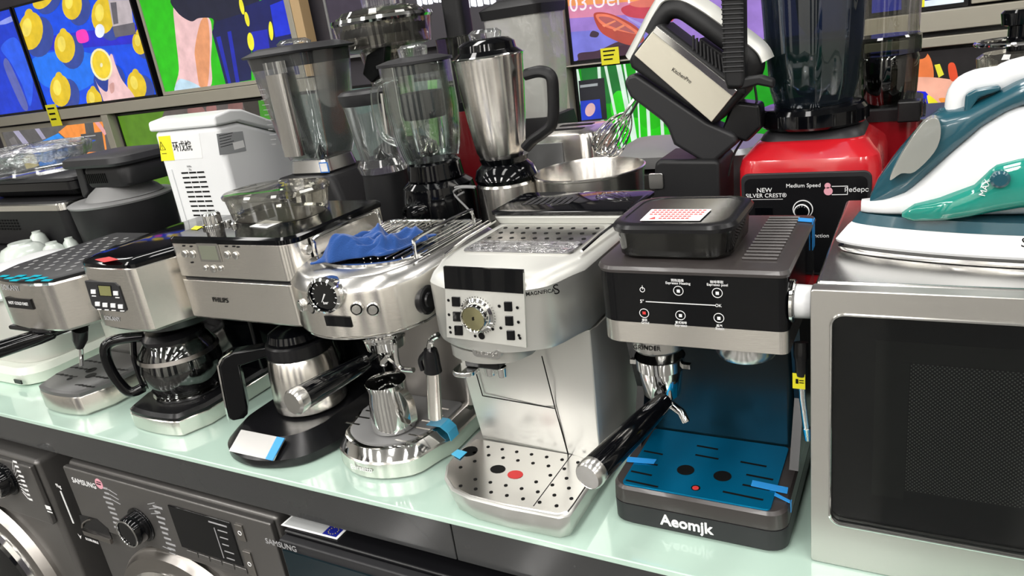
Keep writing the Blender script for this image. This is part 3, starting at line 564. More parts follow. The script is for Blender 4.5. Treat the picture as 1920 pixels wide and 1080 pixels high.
# base
ob = [(-1.105, .80), (-1.10, .765), (-1.078, .735), (-1.04, .716), (-.99, .710), (-.94, .722), (-.90, .75), (-.878, .80), (-.872, 1.035), (-1.11, 1.035)]
ob = [(p.x, p.y) for p in spl([(x, y, 0) for x, y in ob[:8]], 5, False)] + ob[8:]
part('base', B().rings([(x, y) for x, y in ob], [(0, .004), (.004, 0), (.018, 0), (.030, .012), (.046, .03)]), BLK, o)
b = B(); P = [at(428, 850, Z=.026), at(548, 856, Z=.026), at(556, 822, Z=.043), at(440, 817, Z=.043)]
P = [Vector((-1.048, .7155, .0215)), Vector((-.940, .7155, .0215)), Vector((-.933, .7455, .0485)), Vector((-1.040, .7455, .0485))]
b.ext(P, (0, -.0025, .0018)); part('base_plate', b, SATIN, o, label='sloped steel plate')
b = B(); P = [Vector((-.956, .7125, .0235)), Vector((-.939, .7125, .0235)), Vector((-.932, .7425, .0505)), Vector((-.950, .7425, .0505))]; b.ext(P, (0, -.001, .0012)); part('blue_tape', b, TAPE, o, label='strip of blue tape')
b = B(); c = at(520, 372, Z=.40)
HO = [(-1.02 + .098 * math.copysign(abs(math.cos(t)) ** .8, math.cos(t)), .935 + .072 * math.copysign(abs(math.sin(t)) ** .8, math.sin(t))) for t in [2 * PI * k / 40 for k in range(40)]]
b.rings(HO, [(.391, .010), (.395, .006), (.432, .0)], caps=False); part('bean_hopper', b, SMOKEL, o, label='see-through oval bean hopper')
part('hopper_lid', B().rings(HO, [(.4322, -.003), (.437, -.004), (.441, 0), (.443, .02)]), SMOKEL, o, label='see-through hopper lid')
part('hopper_floor', B().rings(HO, [(.3902, .012), (.3908, .012)]), BROWN, o)
c = at(402, 425, Z=.390)
b = B(); b.lathe(c.x, c.y, [(.020, .3902), (.020, .395), (.016, .396), (.0155, .413), (.013, .416), (.001, .416)], 32); part('grind_knob', b, CHROME, o, label='chrome knob')
for x, y, r in ((428, 420, .007), (440, 424, .006)):
    c = at(x, y, Z=.390); b = B(); b.lathe(c.x, c.y, [(r, .3902), (r, .395), (r * .7, .397), (.0005, .397)], 20); part('top_button', b, CHROME, o)
b = B(); c = at(500, 422, Z=.391); b.ext([at(468, 425, Z=.3905), at(500, 428, Z=.3905), at(530, 416, Z=.3905), at(498, 413, Z=.3905)], (0, 0, .0006)); b.mi = 1; b.ext([at(485, 423, Z=.3912), at(500, 424, Z=.3912), at(510, 420, Z=.3912), at(496, 419, Z=.3912)], (0, 0, .0003)); part('white_label', b, [WHT, GRYP], o, label='white paper label')
b = B(); b.ext([at(358, 430, Z=.3905), at(370, 431, Z=.3905), at(380, 425, Z=.3905), at(366, 424, Z=.3905)], (0, 0, .0006)); part('yellow_label', b, YEL, o)
# thermal jug
o2 = thing('thermal_jug', 'steel thermal jug with black lid and chrome edged handle under the tall coffee maker', 'jug', (-.985, .865, .047)); cx, cy = -.985, .868
part('body', B().lathe(cx, cy, [(.058, .047), (.066, .052), (.067, .066), (.0665, .068), (.067, .070), (.064, .120), (.060, .150), (.058, .153)], 48), STEEL, o2)
part('collar', B().lathe(cx, cy, [(.0585, .1532), (.060, .156), (.058, .176), (.054, .179)], 48), BLK, o2)
part('lid', B().lathe(cx, cy, [(.050, .1792), (.052, .184), (.048, .196), (.030, .204), (.012, .206), (.001, .206)], 40), GLOSS, o2)
d = Vector((-.745, -.667, 0)).normalized(); c0 = Vector((cx, cy, 0)); sd = Vector((.667, -.745, 0))
HP = [(.045, .176), (.045, .160), (.106, .152), (.112, .070), (.116, .056), (.124, .050), (.144, .050), (.149, .057), (.140, .160), (.128, .174), (.110, .180)]
b = B(); b.ext([c0 + d * u + sd * -.015 + Vector((0, 0, z)) for u, z in HP], sd * .030); part('handle', b, GLOSS, o2, bev=.004, seg=3)
P2 = [(.1485, .052), (.1490, .058), (.1475, .080), (.1405, .160), (.1285, .1745), (.112, .1805)]
b = B(); b.loft([[c0 + d * u + sd * s_ + Vector((0, 0, z)) + (d * .0035 if k_ in (1, 2) else Vector((0, 0, 0))) for k_, s_ in enumerate((-.0135, -.009, .009, .0135))] for u, z in P2]); part('handle_strip', b, CHROME, o2, label='chrome strip down the handle')
# ---- 4: rounded retro espresso machine
o = thing('espresso_machine', 'rounded polished espresso machine with pressure gauge and cup rails in the middle of the row', 'coffee machine', (-.74, .9, 0))
def yb(x, x0, x1, yf, d): t = (x - (x0 + x1) / 2) / ((x1 - x0) / 2); return yf + d * t * t
HX0, HX1, HF, HD = -.862, -.630, .716, .052
OH = bow(HX0, HX1, HF, 1.03, HD, .02, 22)
part('head', B().rings(OH, [(.2645, .004), (.268, 0), (.330, 0), (.334, .001)]), STEEL, o)
part('head_top', B().rings(OH, [(.3342, .0), (.338, .002), (.350, .012), (.353, .018)]), SATIN, o, label='smooth rounded top')
part('head_trim', B().rings(OH, [(.250, .035), (.254, .016), (.262, .003), (.2643, .003)]), CHROME, o)
part('cup_tray', B().rings(bow(HX0 + .02, HX1 - .015, .775, 1.02, .035, .02), [(.3532, .0), (.357, 0), (.357, .006), (.3545, .007)]), CHROME, o)
b = B()
for k in range(17): x = -.832 + k * .0128; b.tube([(x, .80 + 2.2 * (x + .737) ** 2 + .004, .3578), (x, 1.005, .3578)], .0012, 6)
part('tray_grille', b, CHROME, o, label='wire cup grille')
for x in (-.834, -.640):
    b = B(); b.tube(spl([(x, .815, .357), (x, .816, .376), (x, .830, .385), (x, .965, .385), (x, .980, .378), (x, .982, .357)], 5, False), .0028, 8); part('cup_rail', b, CHROME, o, label='chrome cup rail')
def onb(x, y, off=0, X0=HX0, X1=HX1, F=HF, D=HD):
    Y = F
    for _ in range(12): q = at(x, y, Y=Y); Y = .5 * Y + .5 * (yb(min(max(q.x, X0), X1), X0, X1, F, D) + off)
    return at(x, y, Y=Y)
def nb(q, X0=HX0, X1=HX1, D=HD): t = (q.x - (X0 + X1) / 2) / ((X1 - X0) / 2); return Vector((2 * D * t / ((X1 - X0) / 2), -1, 0)).normalized()
g = onb(613, 553); n = Vector((.24, -.96, .05)).normalized()
b = B(); b.rev(g + Vector((0, .006, .002)), n, [(.0215, -.012), (.0235, 0), (.0235, .010), (.026, .012), (.026, .018), (.0225, .021), (.0215, .018)], 40, caps=False); gg = part('gauge', b, CHROME, o, label='chrome pressure gauge')
b = B(); b.rev(g + Vector((0, .006, .002)), n, [(.022, .015), (.001, .0152)], 36); part('gauge_dial', b, [GLOSS], gg)
b = B(); u = n.cross(Vector((0, 0, 1))).normalized() * -1; gc = g + Vector((0, .006, .002)) + n * .0156; u = Vector((-n.y, n.x, 0)).normalized(); up = Vector((0, 0, 1))
for k in range(11):
    a = math.radians(220 - k * 26); p_ = gc + (u * math.cos(a) + up * math.sin(a)) * .0165; q_ = gc + (u * math.cos(a) + up * math.sin(a)) * .0195; b.tube([p_, q_], .0006, 4)
b.tube([gc + (u * -.5 + up * -.8) * .012, gc + (u * .2 + up * .32) * .006], [.0006, .0014], 5); b.text('bar', .006, gc + up * -.011 + n * .0004, u)
part('gauge_scale', b, WHT, gg)
for x, y in ((567, 572), (587, 576), (670, 578), (700, 579)):
    q = onb(x, y); nn = nb(q); b = B(); b.rev(q, nn, [(.0098, -.001), (.0098, .003), (.0085, .004), (.0080, .0025)], 26, caps=False); b.rev(q, nn, [(.0066, .001), (.0064, .0055), (.0005, .0057)], 26); b.mi = 1; b.rev(q, nn, [(.0081, .0015), (.0005, .0016)], 26); part('button', b, [SATIN, DKP], o)
fr = [[onb(607 + 48 * t, 592 + 3 * t, -.0022), onb(612 + 48 * t, 611 + 3 * t, -.0022), onb(612 + 48 * t, 611 + 3 * t, .003), onb(607 + 48 * t, 592 + 3 * t, .003)] for t in (0, .2, .4, .6, .8, 1)]
b = B(); b.loft(fr); part('display', b, GLOSS, o, label='black display strip')
part('back_column', B().rings(rr(-.835, -.655, .925, 1.02, .02), [(.050, 0), (.2495, 0)]), STEELD, o)
OBs = bow(-.872, -.662, .744, 1.03, .045, .035, 18)
part('base', B().rings(OBs, [(0, .006), (.005, 0), (.030, 0), (.033, .003)]), STEEL, o)
part('base_shoulder', B().rings(OBs, [(.0332, .002), (.040, .006), (.050, .013), (.052, .018)]), CHROME, o, label='polished shoulder')
part('drip_tray', B().rings(bow(-.852, -.682, .765, .925, .040, .03, 16), [(.0522, 0), (.0545, 0), (.056, .004)]), GREY, o)
b = B()
for k in range(5): slots(b, [(-.835 + .004 * k, .808 + .022 * k, .030, .004, .0), (-.70 - .002 * k, .805 + .022 * k, .030, .004, 0)], .0563)
slots(b, [(-.727 + .02, .785, .04, .004, 0)], .0563); part('tray_slots', b, SATIN, o)
b = B(); b.loft([[(-.702, .838, .0566), (-.702, .866, .0566), (-.702, .866, .0572), (-.702, .838, .0572)], [(-.675, .838, .0566), (-.675, .866, .0566), (-.675, .866, .0572), (-.675, .838, .0572)], [(-.6635, .840, .046), (-.6635, .866, .046), (-.6625, .866, .0465), (-.6625, .840, .0465)], [(-.6612, .842, .030), (-.6612, .866, .030), (-.6602, .866, .030), (-.6602, .842, .030)]]); part('tape_piece', b, TAPEL, o, label='light blue tape over the tray edge')
b = B(); q = onb(678, 878, 0, -.872, -.662, .744, .045); b.text('Barsetto', .013, (q.x, q.y - .0008, q.z), (1, -.0, 0)); part('lettering', b, WHT, o)
gx, gy = -.728, .812
b = B(); b.lathe(gx, gy, [(.034, .2495), (.036, .246), (.036, .232), (.030, .230)], 40); part('brew_group', b, CHROME, o)
b = B(); b.lathe(gx, gy, [(.030, .2295), (.033, .226), (.031, .212), (.022, .204), (.008, .202), (.001, .202)], 40); b.tube([(gx, gy, .203), (gx, gy, .192), (gx - .012, gy, .182), (gx - .014, gy, .176)], .006, 8); b.tube([(gx, gy, .192), (gx + .012, gy, .182), (gx + .014, gy, .176)], .006, 8); pf = part('portafilter', b, CHROME, o, label='chrome portafilter')
p0, p1 = at(688, 677, Y=.775), at(562, 748, Y=.640); dd = (p1 - p0).normalized()
b = B(); b.tube([Vector((gx, gy, .216)), p0 + dd * .004], .007, 10); b.rev(p0, dd, [(.009, 0), (.012, .003), (.0135, .015), (.0165, .07), (.0180, .125), (.0182, (p1 - p0).length - .004)], 32); part('handle', b, GLOSS, pf, label='glossy black handle')
b = B(); L0 = (p1 - p0).length; b.rev(p0, dd, [(.0184, L0 - .004), (.019, L0), (.019, L0 + .010), (.016, L0 + .0145), (.001, L0 + .015)], 36); part('end_cap', b, SATIN, pf, label='chrome end cap')
W = lambda x, y, Y=.80: at(x, y, Y=Y)
b = B(); b.tube(spl([W(742, 645), W(744, 672), W(752, 690), W(776, 694)], 5, False), .0042, 10); part('hot_water_pipe', b, CHROME, o)
b = B(); b.tube(spl([W(822, 628), W(810, 636), W(806, 655), W(808, 700)], 5, False), .005, 10); part('steam_pipe', b, CHROME, o)
b = B(); b.tube([W(807, 655), W(808, 668), W(811, 685), W(812, 696)], [.010, .0125, .0125, .014], 16); b.tube(spl([W(797, 662), W(788, 675), W(793, 694)], 4, False), .004, 8); part('wand_grip', b, BLK, o)
b = B(); b.cyl(W(812, 697), W(816, 782), .0105, .0112, 28); part('frothing_tube', b, STEEL, o, label='brushed steel frothing sleeve')
q = at(803, 562, X=HX1 + .002); b = B(); b.rev((HX1, q.y, q.z), (1, 0, 0), [(.022, -.012), (.022, .002), (.019, .004), (.012, .004), (.011, .007), (.001, .007)], 32); part('side_valve', b, BLK, o)
# milk jug
jc = at(733, 806, Z=.057); jx, jy = jc.x, jc.y + .012
o2 = thing('milk_jug', 'small polished milk jug with strap handle on the drip tray', 'jug', (jx, jy, .0568))
b = B(); b.lathe(jx, jy, [(.030, .0568), (.036, .060), (.037, .070), (.034, .110), (.032, .130), (.034, .142), (.0345, .142), (.0330, .130), (.035, .110), (.0355, .072), (.001, .062)][:6] + [(.0335, .1425), (.031, .130), (.0325, .110), (.0345, .072), (.02, .063), (.001, .063)], 48, caps=False); part('body', b, CHROME, o2)
d = Vector((.94, -.34, 0)).normalized(); c0 = Vector((jx, jy, 0)); sd = Vector((.34, .94, 0)) * .006
b = B(); P = spl([c0 + d * .031 + Vector((0, 0, .134)), c0 + d * .050 + Vector((0, 0, .138)), c0 + d * .066 + Vector((0, 0, .125)), c0 + d * .066 + Vector((0, 0, .092)), c0 + d * .055 + Vector((0, 0, .082)), c0 + d * .036 + Vector((0, 0, .080))], 6, False)
b.loft([[p - sd, p + sd, p + sd + d * .0015, p - sd + d * .0015] for p in P]); part('handle', b, STEEL, o2)
# blue cloth
def cloth():
    b = B(); nx, ny = 46, 26; rnd = random.Random(7); from mathutils import noise
    A, Bq, C_, D_ = at(634, 512, Z=.362), at(690, 498, Z=.362), at(806, 466, Z=.365), at(676, 462, Z=.365)
    top, bot = [], []
    for j in range(ny):
        r1, r2 = [], []
        for i in range(nx):
            u, v = i / (nx - 1), j / (ny - 1)
            p = Vector((-.798 + .108 * u + .02 * v, .762 + .095 * v + .060 * u, .3595)) 
            e = min(u, 1 - u, v, 1 - v) * 5; e = min(1, e) ** .7
            n1 = noise.noise(Vector((u * 3.4, v * 3.0, 2))) ; n2 = abs(noise.noise(Vector((u * 3.6 + v * 2.2, v * 3.4 - u * 1.6, 7)))); n3 = abs(noise.noise(Vector((u * 8, v * 6, 3))))
            hgt = .032 * (1 - .30 * u) * (1.0 + n1 * .8) - .040 * n2 - .022 * n3
            edge = Vector((noise.noise(Vector((v * 5, u * 2, 1))) * .016, noise.noise(Vector((u * 5, 4, v * 2))) * .016, 0))
            q = p + edge
            r1.append(b.v(q + Vector((0, 0, .003 + max(0.001, hgt) * e)))); r2.append(b.v(q))
        top.append(r1); bot.append(r2)
    for j in range(ny - 1):
        for i in range(nx - 1):
            b.f([top[j][i], top[j][i + 1], top[j + 1][i + 1], top[j + 1][i]]); b.f([bot[j][i], bot[j + 1][i], bot[j + 1][i + 1], bot[j][i + 1]])
    for i in range(nx - 1): b.f([bot[0][i], bot[0][i + 1], top[0][i + 1], top[0][i]]); b.f([bot[-1][i], top[-1][i], top[-1][i + 1], bot[-1][i + 1]])
    for j in range(ny - 1): b.f([bot[j][0], top[j][0], top[j + 1][0], bot[j + 1][0]]); b.f([bot[j][-1], bot[j + 1][-1], top[j + 1][-1], top[j][-1]])
    return b
solo('cleaning_cloth', 'crumpled blue microfibre cloth on top of the rounded espresso machine', 'cloth', cloth(), CLOTH, ang=180, sub=1)
# ---- 5: silver bean to cup machine
o = thing('bean_to_cup_machine', 'silver fully automatic coffee machine with round dial and perforated steel drip tray', 'coffee machine', (-.50, .9, 0))
DX0, DX1 = -.619, -.387
tr = [(-.622, .80), (-.618, .765), (-.602, .735), (-.575, .713), (-.54, .703), (-.48, .700), (-.40, .703), (-.388, .712), (-.387, .73), (-.387, 1.1), (-.612, 1.1)]
part('tray_base', B().rings(tr, [(0, .010), (.006, .006), (.030, .001), (.040, 0), (.0425, .003)]), SILVER, o, ang=40)
part('drip_plate', B().rings([(x, min(y, .845)) for x, y in tr[:9]] + [(-.387, .845), (-.612, .845)], [(.0428, .004), (.0445, .005)]), SATIN, o, label='perforated steel plate')
b = B(); rnd = random.Random(1)
for i in range(8):
    for j in range(6):
        x, y = -.590 + i * .0255 + (j % 2) * .0127, .722 + j * .0205
        if x > -.395 or (i < 1 and j < 2) or (-.565 < x < -.47 and .755 < y < .80): continue
        disc(b, x, y, .0447, .0028, n=10)
for x, y in ((-.532, .775), ): disc(b, x, y, .0447, .012, ry=.010)
disc(b, -.600, .805, .0447, .013, ry=.014)
b.box(-.442, -.4408, .712, .843, .0446, .0448); part('plate_holes', b, DKP, o, label='drain holes')
b = B(); disc(b, -.500, .770, .0447, .012, ry=.010); part('level_float', b, REDP, o, label='red float in oval opening')
b = B(); b.ext([at(846, 852, Z=.0455), at(858, 843, Z=.0455), at(876, 848, Z=.0455), at(862, 861, Z=.0455)], (0, 0, .0007)); part('tape_piece', b, TAPEL, o, label='light blue tape on the tray')
# lower body: middle door, right flank
ob = [(-.600, .845), (-.400, .838), (-.387, .850), (-.387, 1.12), (-.605, 1.12)]
part('lower_body', B().loft([[(-.600, .846, .043), (-.445, .842, .043), (-.392, .832, .043), (-.387, .840, .043), (-.387, 1.12, .043), (-.605, 1.12, .043)], [(-.600, .830, .14), (-.470, .826, .14), (-.392, .838, .14), (-.387, .848, .14), (-.387, 1.12, .14), (-.605, 1.12, .14)], [(-.595, .812, .2495), (-.470, .810, .2495), (-.392, .845, .2495), (-.387, .86, .2495), (-.387, 1.11, .2495), (-.605, 1.11, .2495)]]), mat('silver_body', (.60, .60, .57), .34, .75), o, bev=.002)
b = B()
def obf(x, y):
    Y = .83
    for _ in range(10): z = at(x, y, Y=Y).z; Y = .5 * Y + .5 * ((.846 - (z - .043) * .165 if z < .14 else .830 - (z - .14) * .165) - .0045)
    return at(x, y, Y=Y)
b.tube([obf(905, 742), obf(973, 754), obf(1041, 766)], .0009, 5); b.tube([obf(1016, 668), obf(1028, 715), obf(1041, 766), obf(1055, 815), obf(1066, 855)], .0009, 5); b.tube([obf(893, 700), obf(905, 742)], .0009, 5); part('door_seams', b, DKP, o)
OH = bow(DX0, DX1, .742, 1.115, .045, .032, 26)
part('head', B().rings(OH, [(.250, .010), (.253, .002), (.260, 0), (.338, 0)]), SILVER, o)
part('head_top', B().rings(OH, [(.3382, 0), (.346, .004), (.352, .014), (.355, .024)]), SILVERL, o, label='pale rounded top')
HB = (DX0, DX1, .742, .045)
def od(x, y, off=0): return onb(x, y, off, *HB[:2], HB[2], HB[3])
def strip(pts, off, th, nn=10):
    """four corners in the photo laid on the bowed head front"""
    A, Bq, C_, D_ = pts; b = B(); fr, bk = [], []
    for k in range(nn + 1):
        t = k / nn; u = (A[0] + (Bq[0] - A[0]) * t, A[1] + (Bq[1] - A[1]) * t); l = (D_[0] + (C_[0] - D_[0]) * t, D_[1] + (C_[1] - D_[1]) * t)
        p, q = od(*u, off), od(*l, off); b_ = Vector((0, th, 0)); fr.append([p, q, q + b_, p + b_])
    b.loft(fr); return b
part('control_panel', strip([(833, 502), (981, 512), (987, 652), (838, 632)], -.0012, .004), SILVERL, o, label='light panel with keys and dial')
part('display_window', strip([(831, 500), (980, 507), (981, 551), (834, 541)], -.0022, .004), SMOKE if 0 else GLOSS, o, label='dark display window')
for x, y in ((853, 566), (855, 594), (858, 620), (951, 575), (953, 602), (956, 629)): part('key', strip([(x - 7, y - 9), (x + 8, y - 8.5), (x + 9, y + 9.5), (x - 6, y + 9)], -.003, .003, 2), GLOSS, o, bev=.0008)
b = B()
for x, y in ((841, 563), (842, 590), (844, 614), (845, 623), (970, 577), (972, 604), (973, 629), (975, 634), (936, 574), (939, 615), (868, 574), (869, 608), (891, 630), (924, 617)):
    q = od(x, y, -.0015); b.rev(q, (0, -1, 0), [(.0022, 0), (.0022, .0004)], 8)
q = od(903, 630, -.0015); b.rev(q, (0, -1, 0), [(.0048, 0), (.0048, .0006)], 18); part('printed_icons', b, DKP, o)
q = od(897, 590, 0); n = nb(q, DX0, DX1, .045); b = B()
for k in range(40): a_ = 2 * PI * k / 40; u = Vector((-n.y, n.x, 0)); b.tube([q + n * .0016 + (u * math.cos(a_) + Vector((0, 0, 1)) * math.sin(a_)) * .0245, q + n * .0016 + (u * math.cos(a_) + Vector((0, 0, 1)) * math.sin(a_)) * .0262], .0004, 4)
part('dial_ticks', b, DKP, o)
b = B(); b.rev(q, n, [(.0235, 0), (.0235, .003), (.0200, .005), (.0190, .014), (.0180, .016), (.017, .0155), (.016, .0132), (.001, .013)], 44); dk = part('dial', b, CHROME, o, label='chrome dial')
b = B(); b.rev(q + n * .0136, n, [(.0158, 0), (.001, .0006)], 36); part('dial_face', b, mat('dial_champagne', (.55, .52, .30), .18, 1, aniso=.5), dk, label='champagne metal face')
b = B(); c = q + n * .0146; b.text('8', .007, c, (-n.y, n.x, 0)); part('dial_mark', b, DKP, dk)
q = od(1013, 548, -.001); n = nb(q, DX0, DX1, .045); b = B(); b.text('MAGNIFICA', .0070, q + n * .0008, (-n.y, n.x, 0), bold=.00012); q2 = od(1043, 543, -.001); n2 = nb(q2, DX0, DX1, .045); b.text('S', .019, q2 + n2 * .0008, (-n2.y, n2.x, 0.1)); part('lettering', b, DKP, o)
# spout
part('spout_housing', B().rings(bow(-.580, -.455, .747, .835, .022, .012), [(.230, .006), (.233, 0), (.2495, 0)]), SILVER, o)
b = B(); q = at(914, 661, Y=.747); P = rr(q.x - .022, q.x + .022, q.z - .0065, q.z + .0065, .006, 5); b.ext([(x, .7445, z) for x, z in P], (0, .006, 0)); b.mi = 1; b.text("De'Longhi", .0082, (q.x, .7440, q.z)); part('badge', b, [CHROME, SATIN], o, bev=.0008, label='raised oval badge')
sx = at(940, 690, Y=.79)
b = B(); b.box(-.555, -.50, .77, .82, .212, .2298); part('spout_block', b, BLK, o, bev=.003)
b = B(); P = rr(-.572, -.536, .752, .79, .014); b.rings(P, [(.204, 0), (.212, 0)]); b.lathe(-.505, .785, [(.006, .195), (.0075, .197), (.0085, .2115)], 20); b.lathe(-.524, .785, [(.006, .195), (.0075, .197), (.0085, .2115)], 20); part('coffee_spout', b, CHROME, o, bev=.002)
# top: perforated cup plate, raised rear lid
b = B(); b.rings(rr(-.585, -.410, .850, .985, .012), [(.3552, 0), (.357, 0), (.357, .003)]); part('cup_plate', b, SATIN, o)
b = B()
for i in range(9):
    for j in range(5): disc(b, -.575 + i * .0195 + (j % 2) * .006, .865 + j * .026, .3572, .0035, n=8)
part('plate_dots', b, DKP, o)
b = B(); b.rings(rr(-.583, -.412, .850, .90, .01), [(.3576, 0), (.359, .0), (.361, .01)]); part('plastic_wrap', b, WRAP, o, label='crumpled clear wrap')
b = B(); b.tube([(-.600, .83, .358), (-.604, .9, .3615), (-.606, .992, .3615)], .0022, 6); part('top_rail', b, CHROME, o); b = B(); b.tube([(-.398, .86, .358), (-.396, .92, .3615), (-.394, .992, .3615)], .0022, 6); part('top_rail', b, CHROME, o)
part('tank_lid_rim', B().rings(rr(-.612, -.378, .995, 1.115, .012), [(.3555, .004), (.366, 0), (.371, .003)]), SILVERL, o, label='raised silver rear section')
part('tank_lid', B().rings(rr(-.612, -.378, .995, 1.115, .012), [(.3712, -.003), (.376, -.003), (.378, .002)]), GLOSS, o, label='glossy black rear lid')
b = B()
for i in range(8): b.box(-.575 + i * .011, -.568 + i * .011, 1.03, 1.075, .3782, .3786)
part('lid_vents', b, GREYD, o)
# ---- 6: black grinder espresso machine
o = thing('espresso_machine', 'black espresso machine with touch buttons, smoked bean box and blue filmed drip tray', 'coffee machine', (-.24, .9, 0))
AX0, AX1 = -.352, -.127
part('base', B().rings(rr(AX0, AX1, .767, 1.0, (.022, .022, .01, .01)), [(0, .006), (.003, .004), (.006, 0), (.034, 0), (.0345, .0015)]), GREYD, o, label='matt black base')
part('base_trim', B().rings(rr(AX0, AX1, .767, 1.0, (.022, .022, .01, .01)), [(.0347, .001), (.036, 0), (.056, .001), (.060, .004)]), BROWN, o, label='grey bronze band')
b = B(); b.rings(rr(-.336, -.146, .772, .915, .006), [(.0602, 0), (.0625, 0)]); part('drip_plate', b, BLUEF, o, label='blue filmed steel plate')
b = B(); slots(b, [(-.318, .852, .028, .0032, -.05), (-.318, .825, .03, .0032, -.05), (-.318, .80, .03, .0032, -.05), (-.310, .778, .045, .0032, -.05), (-.245, .862, .032, .0032, -.05), (-.183, .862, .034, .0032, -.05), (-.170, .835, .034, .0032, -.05), (-.170, .812, .034, .0032, -.05), (-.182, .790, .05, .0032, -.05), (-.25, .885, .03, .0032, -.05)], .0627)
disc(b, -.264, .824, .0627, .0115, n=24); disc(b, -.215, .824, .0627, .0115, n=24); disc(b, -.241, .789, .0627, .006); part('plate_holes', b, DKP, o, label='drain holes')
b = B(); disc(b, -.241, .788, .0632, .0042); part('level_float', b, REDP, o)
b = B(); b.ext([at(1177, 857, Z=.0632), at(1231, 862, Z=.0632), at(1226, 870, Z=.0632), at(1175, 866, Z=.0632)], (0, 0, .0008)); b.ext([at(1411, 901, Z=.0632), at(1478, 915, Z=.0632), at(1476, 926, Z=.0632), at(1408, 911, Z=.0632)], (0, 0, .0008)); c = at(1478, 920, Z=.0632); b.ext([(-.146, .80, .0635), (-.127, .795, .060), (-.127, .800, .060), (-.146, .806, .0635)], (0, 0, .001)); b.ext([(-.1265, .797, .060), (-.1265, .797, .045), (-.1265, .803, .045), (-.1265, .803, .060)], (.0008, 0, 0)); part('tape_piece', b, TAPE, o, label='strips of blue tape')
part('back_panel', B().rings(rr(AX0 + .012, AX1 - .012, .918, .995, .01), [(.0605, 0), (.2645, 0)]), TEALR, o, label='glossy dark back panel')
b = B(); b.ext([(AX0, .865, .0605), (AX0, .90, .14), (AX0, .86, .2645), (AX0, .998, .2645), (AX0, .998, .0605)], (.0115, 0, 0)); part('side_cheek', b, BLK, o)
b = B(); b.ext([(AX1 - .0115, .865, .0605), (AX1 - .0115, .915, .14), (AX1 - .0115, .88, .2645), (AX1 - .0115, .998, .2645), (AX1 - .0115, .998, .0605)], (.0115, 0, 0)); part('side_cheek', b, BLK, o)
OH = rr(-.347, -.1235, .780, 1.0, (.026, .010, .01, .01), 8)
part('steel_band', B().rings(OH, [(.2665, .003), (.268, .0), (.2955, 0)]), STEEL, o, label='brushed steel band')
part('band_underside', B().rings(OH, [(.2650, .006), (.2664, .006)]), GREYD, o)
part('head', B().rings(OH, [(.2957, 0), (.359, 0)]), GLOSS, o, label='glossy black touch panel')
part('top_deck', B().rings(OH, [(.3592, -.001), (.363, -.002), (.367, 0), (.3675, .004)]), BROWN, o)
yp = .7795
b = B(); I = lambda x, y: at(x, y, Y=yp)
def ring(b, x, y, r, w_=.0007):
    c = I(x, y); b.rev((c.x, yp - .0002, c.z), (0, -1, 0), [(r - w_, 0), (r, 0), (r, .0004), (r - w_, .0004)], 28, caps=False, )
for x, y in ((1272, 545), (1345, 549), (1208, 587), (1276, 591), (1348, 596)): ring(b, x, y, .0060)
ring(b, 1204.5, 543, .0032); c = I(1204.5, 538); b.box(c.x - .0003, c.x + .0003, yp - .0006, yp - .0001, c.z - .003, c.z + .002)
a_, c_ = I(1211, 565), I(1341, 572); b.box(a_.x, c_.x, yp - .0006, yp - .0001, a_.z - .0006, a_.z + .0003)
for t_, x, y, s_ in (('Espresso Heating', 1271, 531, .0042), ('预热选择', 1270, 526, .0038), ('Espresso pool', 1345, 534, .0042), ('咖啡萃取', 1344, 529, .0038), ('Grind', 1210, 605, .0042), ('磨豆', 1209, 600, .0035), ('Espresso', 1277, 610, .0042), ('意式咖啡', 1277, 605, .0035), ('Steam', 1350, 616, .0042), ('蒸汽', 1349, 611, .0035), ('5"', 1204, 565, .006), ('OK', 1347, 573, .005)):
    c = I(x, y); b.text(t_, s_, (c.x, yp - .0004, c.z))
for x, y in ((1272, 545), (1345, 549), (1276, 591), (1348, 596)): c = I(x, y); b.box(c.x - .0018, c.x + .0018, yp - .0006, yp - .0001, c.z - .0022, c.z + .0014)
part('panel_print', b, WHT, o, label='white icons and captions')
b = B(); c = I(1208, 587); b.box(c.x - .002, c.x + .002, yp - .0006, yp - .0001, c.z - .0015, c.z + .002); part('grind_icon', b, REDP, o)
b = B(); q = at(1286, 985, Y=.7665); b.text('Aeomjk', .0225, (q.x, .7665, q.z + .001), th=.0006, sx=.95, bold=.0005); part('lettering', b, WHT, o)
b = B()
for k in range(15): y = .815 + k * .012; b.tube([(-.178, y, .3685), (-.140, y, .3685)], .0022, 6)
part('cup_ribs', b, BROWN, o, label='ribbed cup shelf')
b = B(); b.ext([at(1497, 409, Z=.3685), at(1524, 411, Z=.3685), at(1522, 417, Z=.3685), at(1496, 415, Z=.3685)], (0, 0, .0008)); b.box(-.1228, -.1218, .965, .985, .330, .368); part('tape_strip', b, TAPE, o, label='blue tape over the back corner')
HO = rr(-.330, -.188, .803, .935, .028, 8)
b = B(); b.rings(HO, [(.3677, .006), (.372, .002), (.402, 0)], caps=False); b.rings(HO, [(.402, .004), (.372, .006), (.3690, .012)], caps=False); part('bean_box', b, SMOKE, o, label='smoked bean box')
part('box_floor', B().rings(HO, [(.3678, .014), (.3684, .014)]), OLIVE, o)
part('box_lid', B().rings(HO, [(.4022, -.004), (.407, -.005), (.411, -.002), (.4125, .003), (.4125, .008), (.4115, .009)]), BLK, o, label='black box lid')
b = B(); q = [at(1200, 414, Z=.4127), at(1312, 414, Z=.4127), at(1334, 393, Z=.4127), at(1222, 393, Z=.4127)]; b.ext(q, (0, 0, .0006)); part('warning_sticker', b, WHT, o, label='white sticker with red text')
b = B()
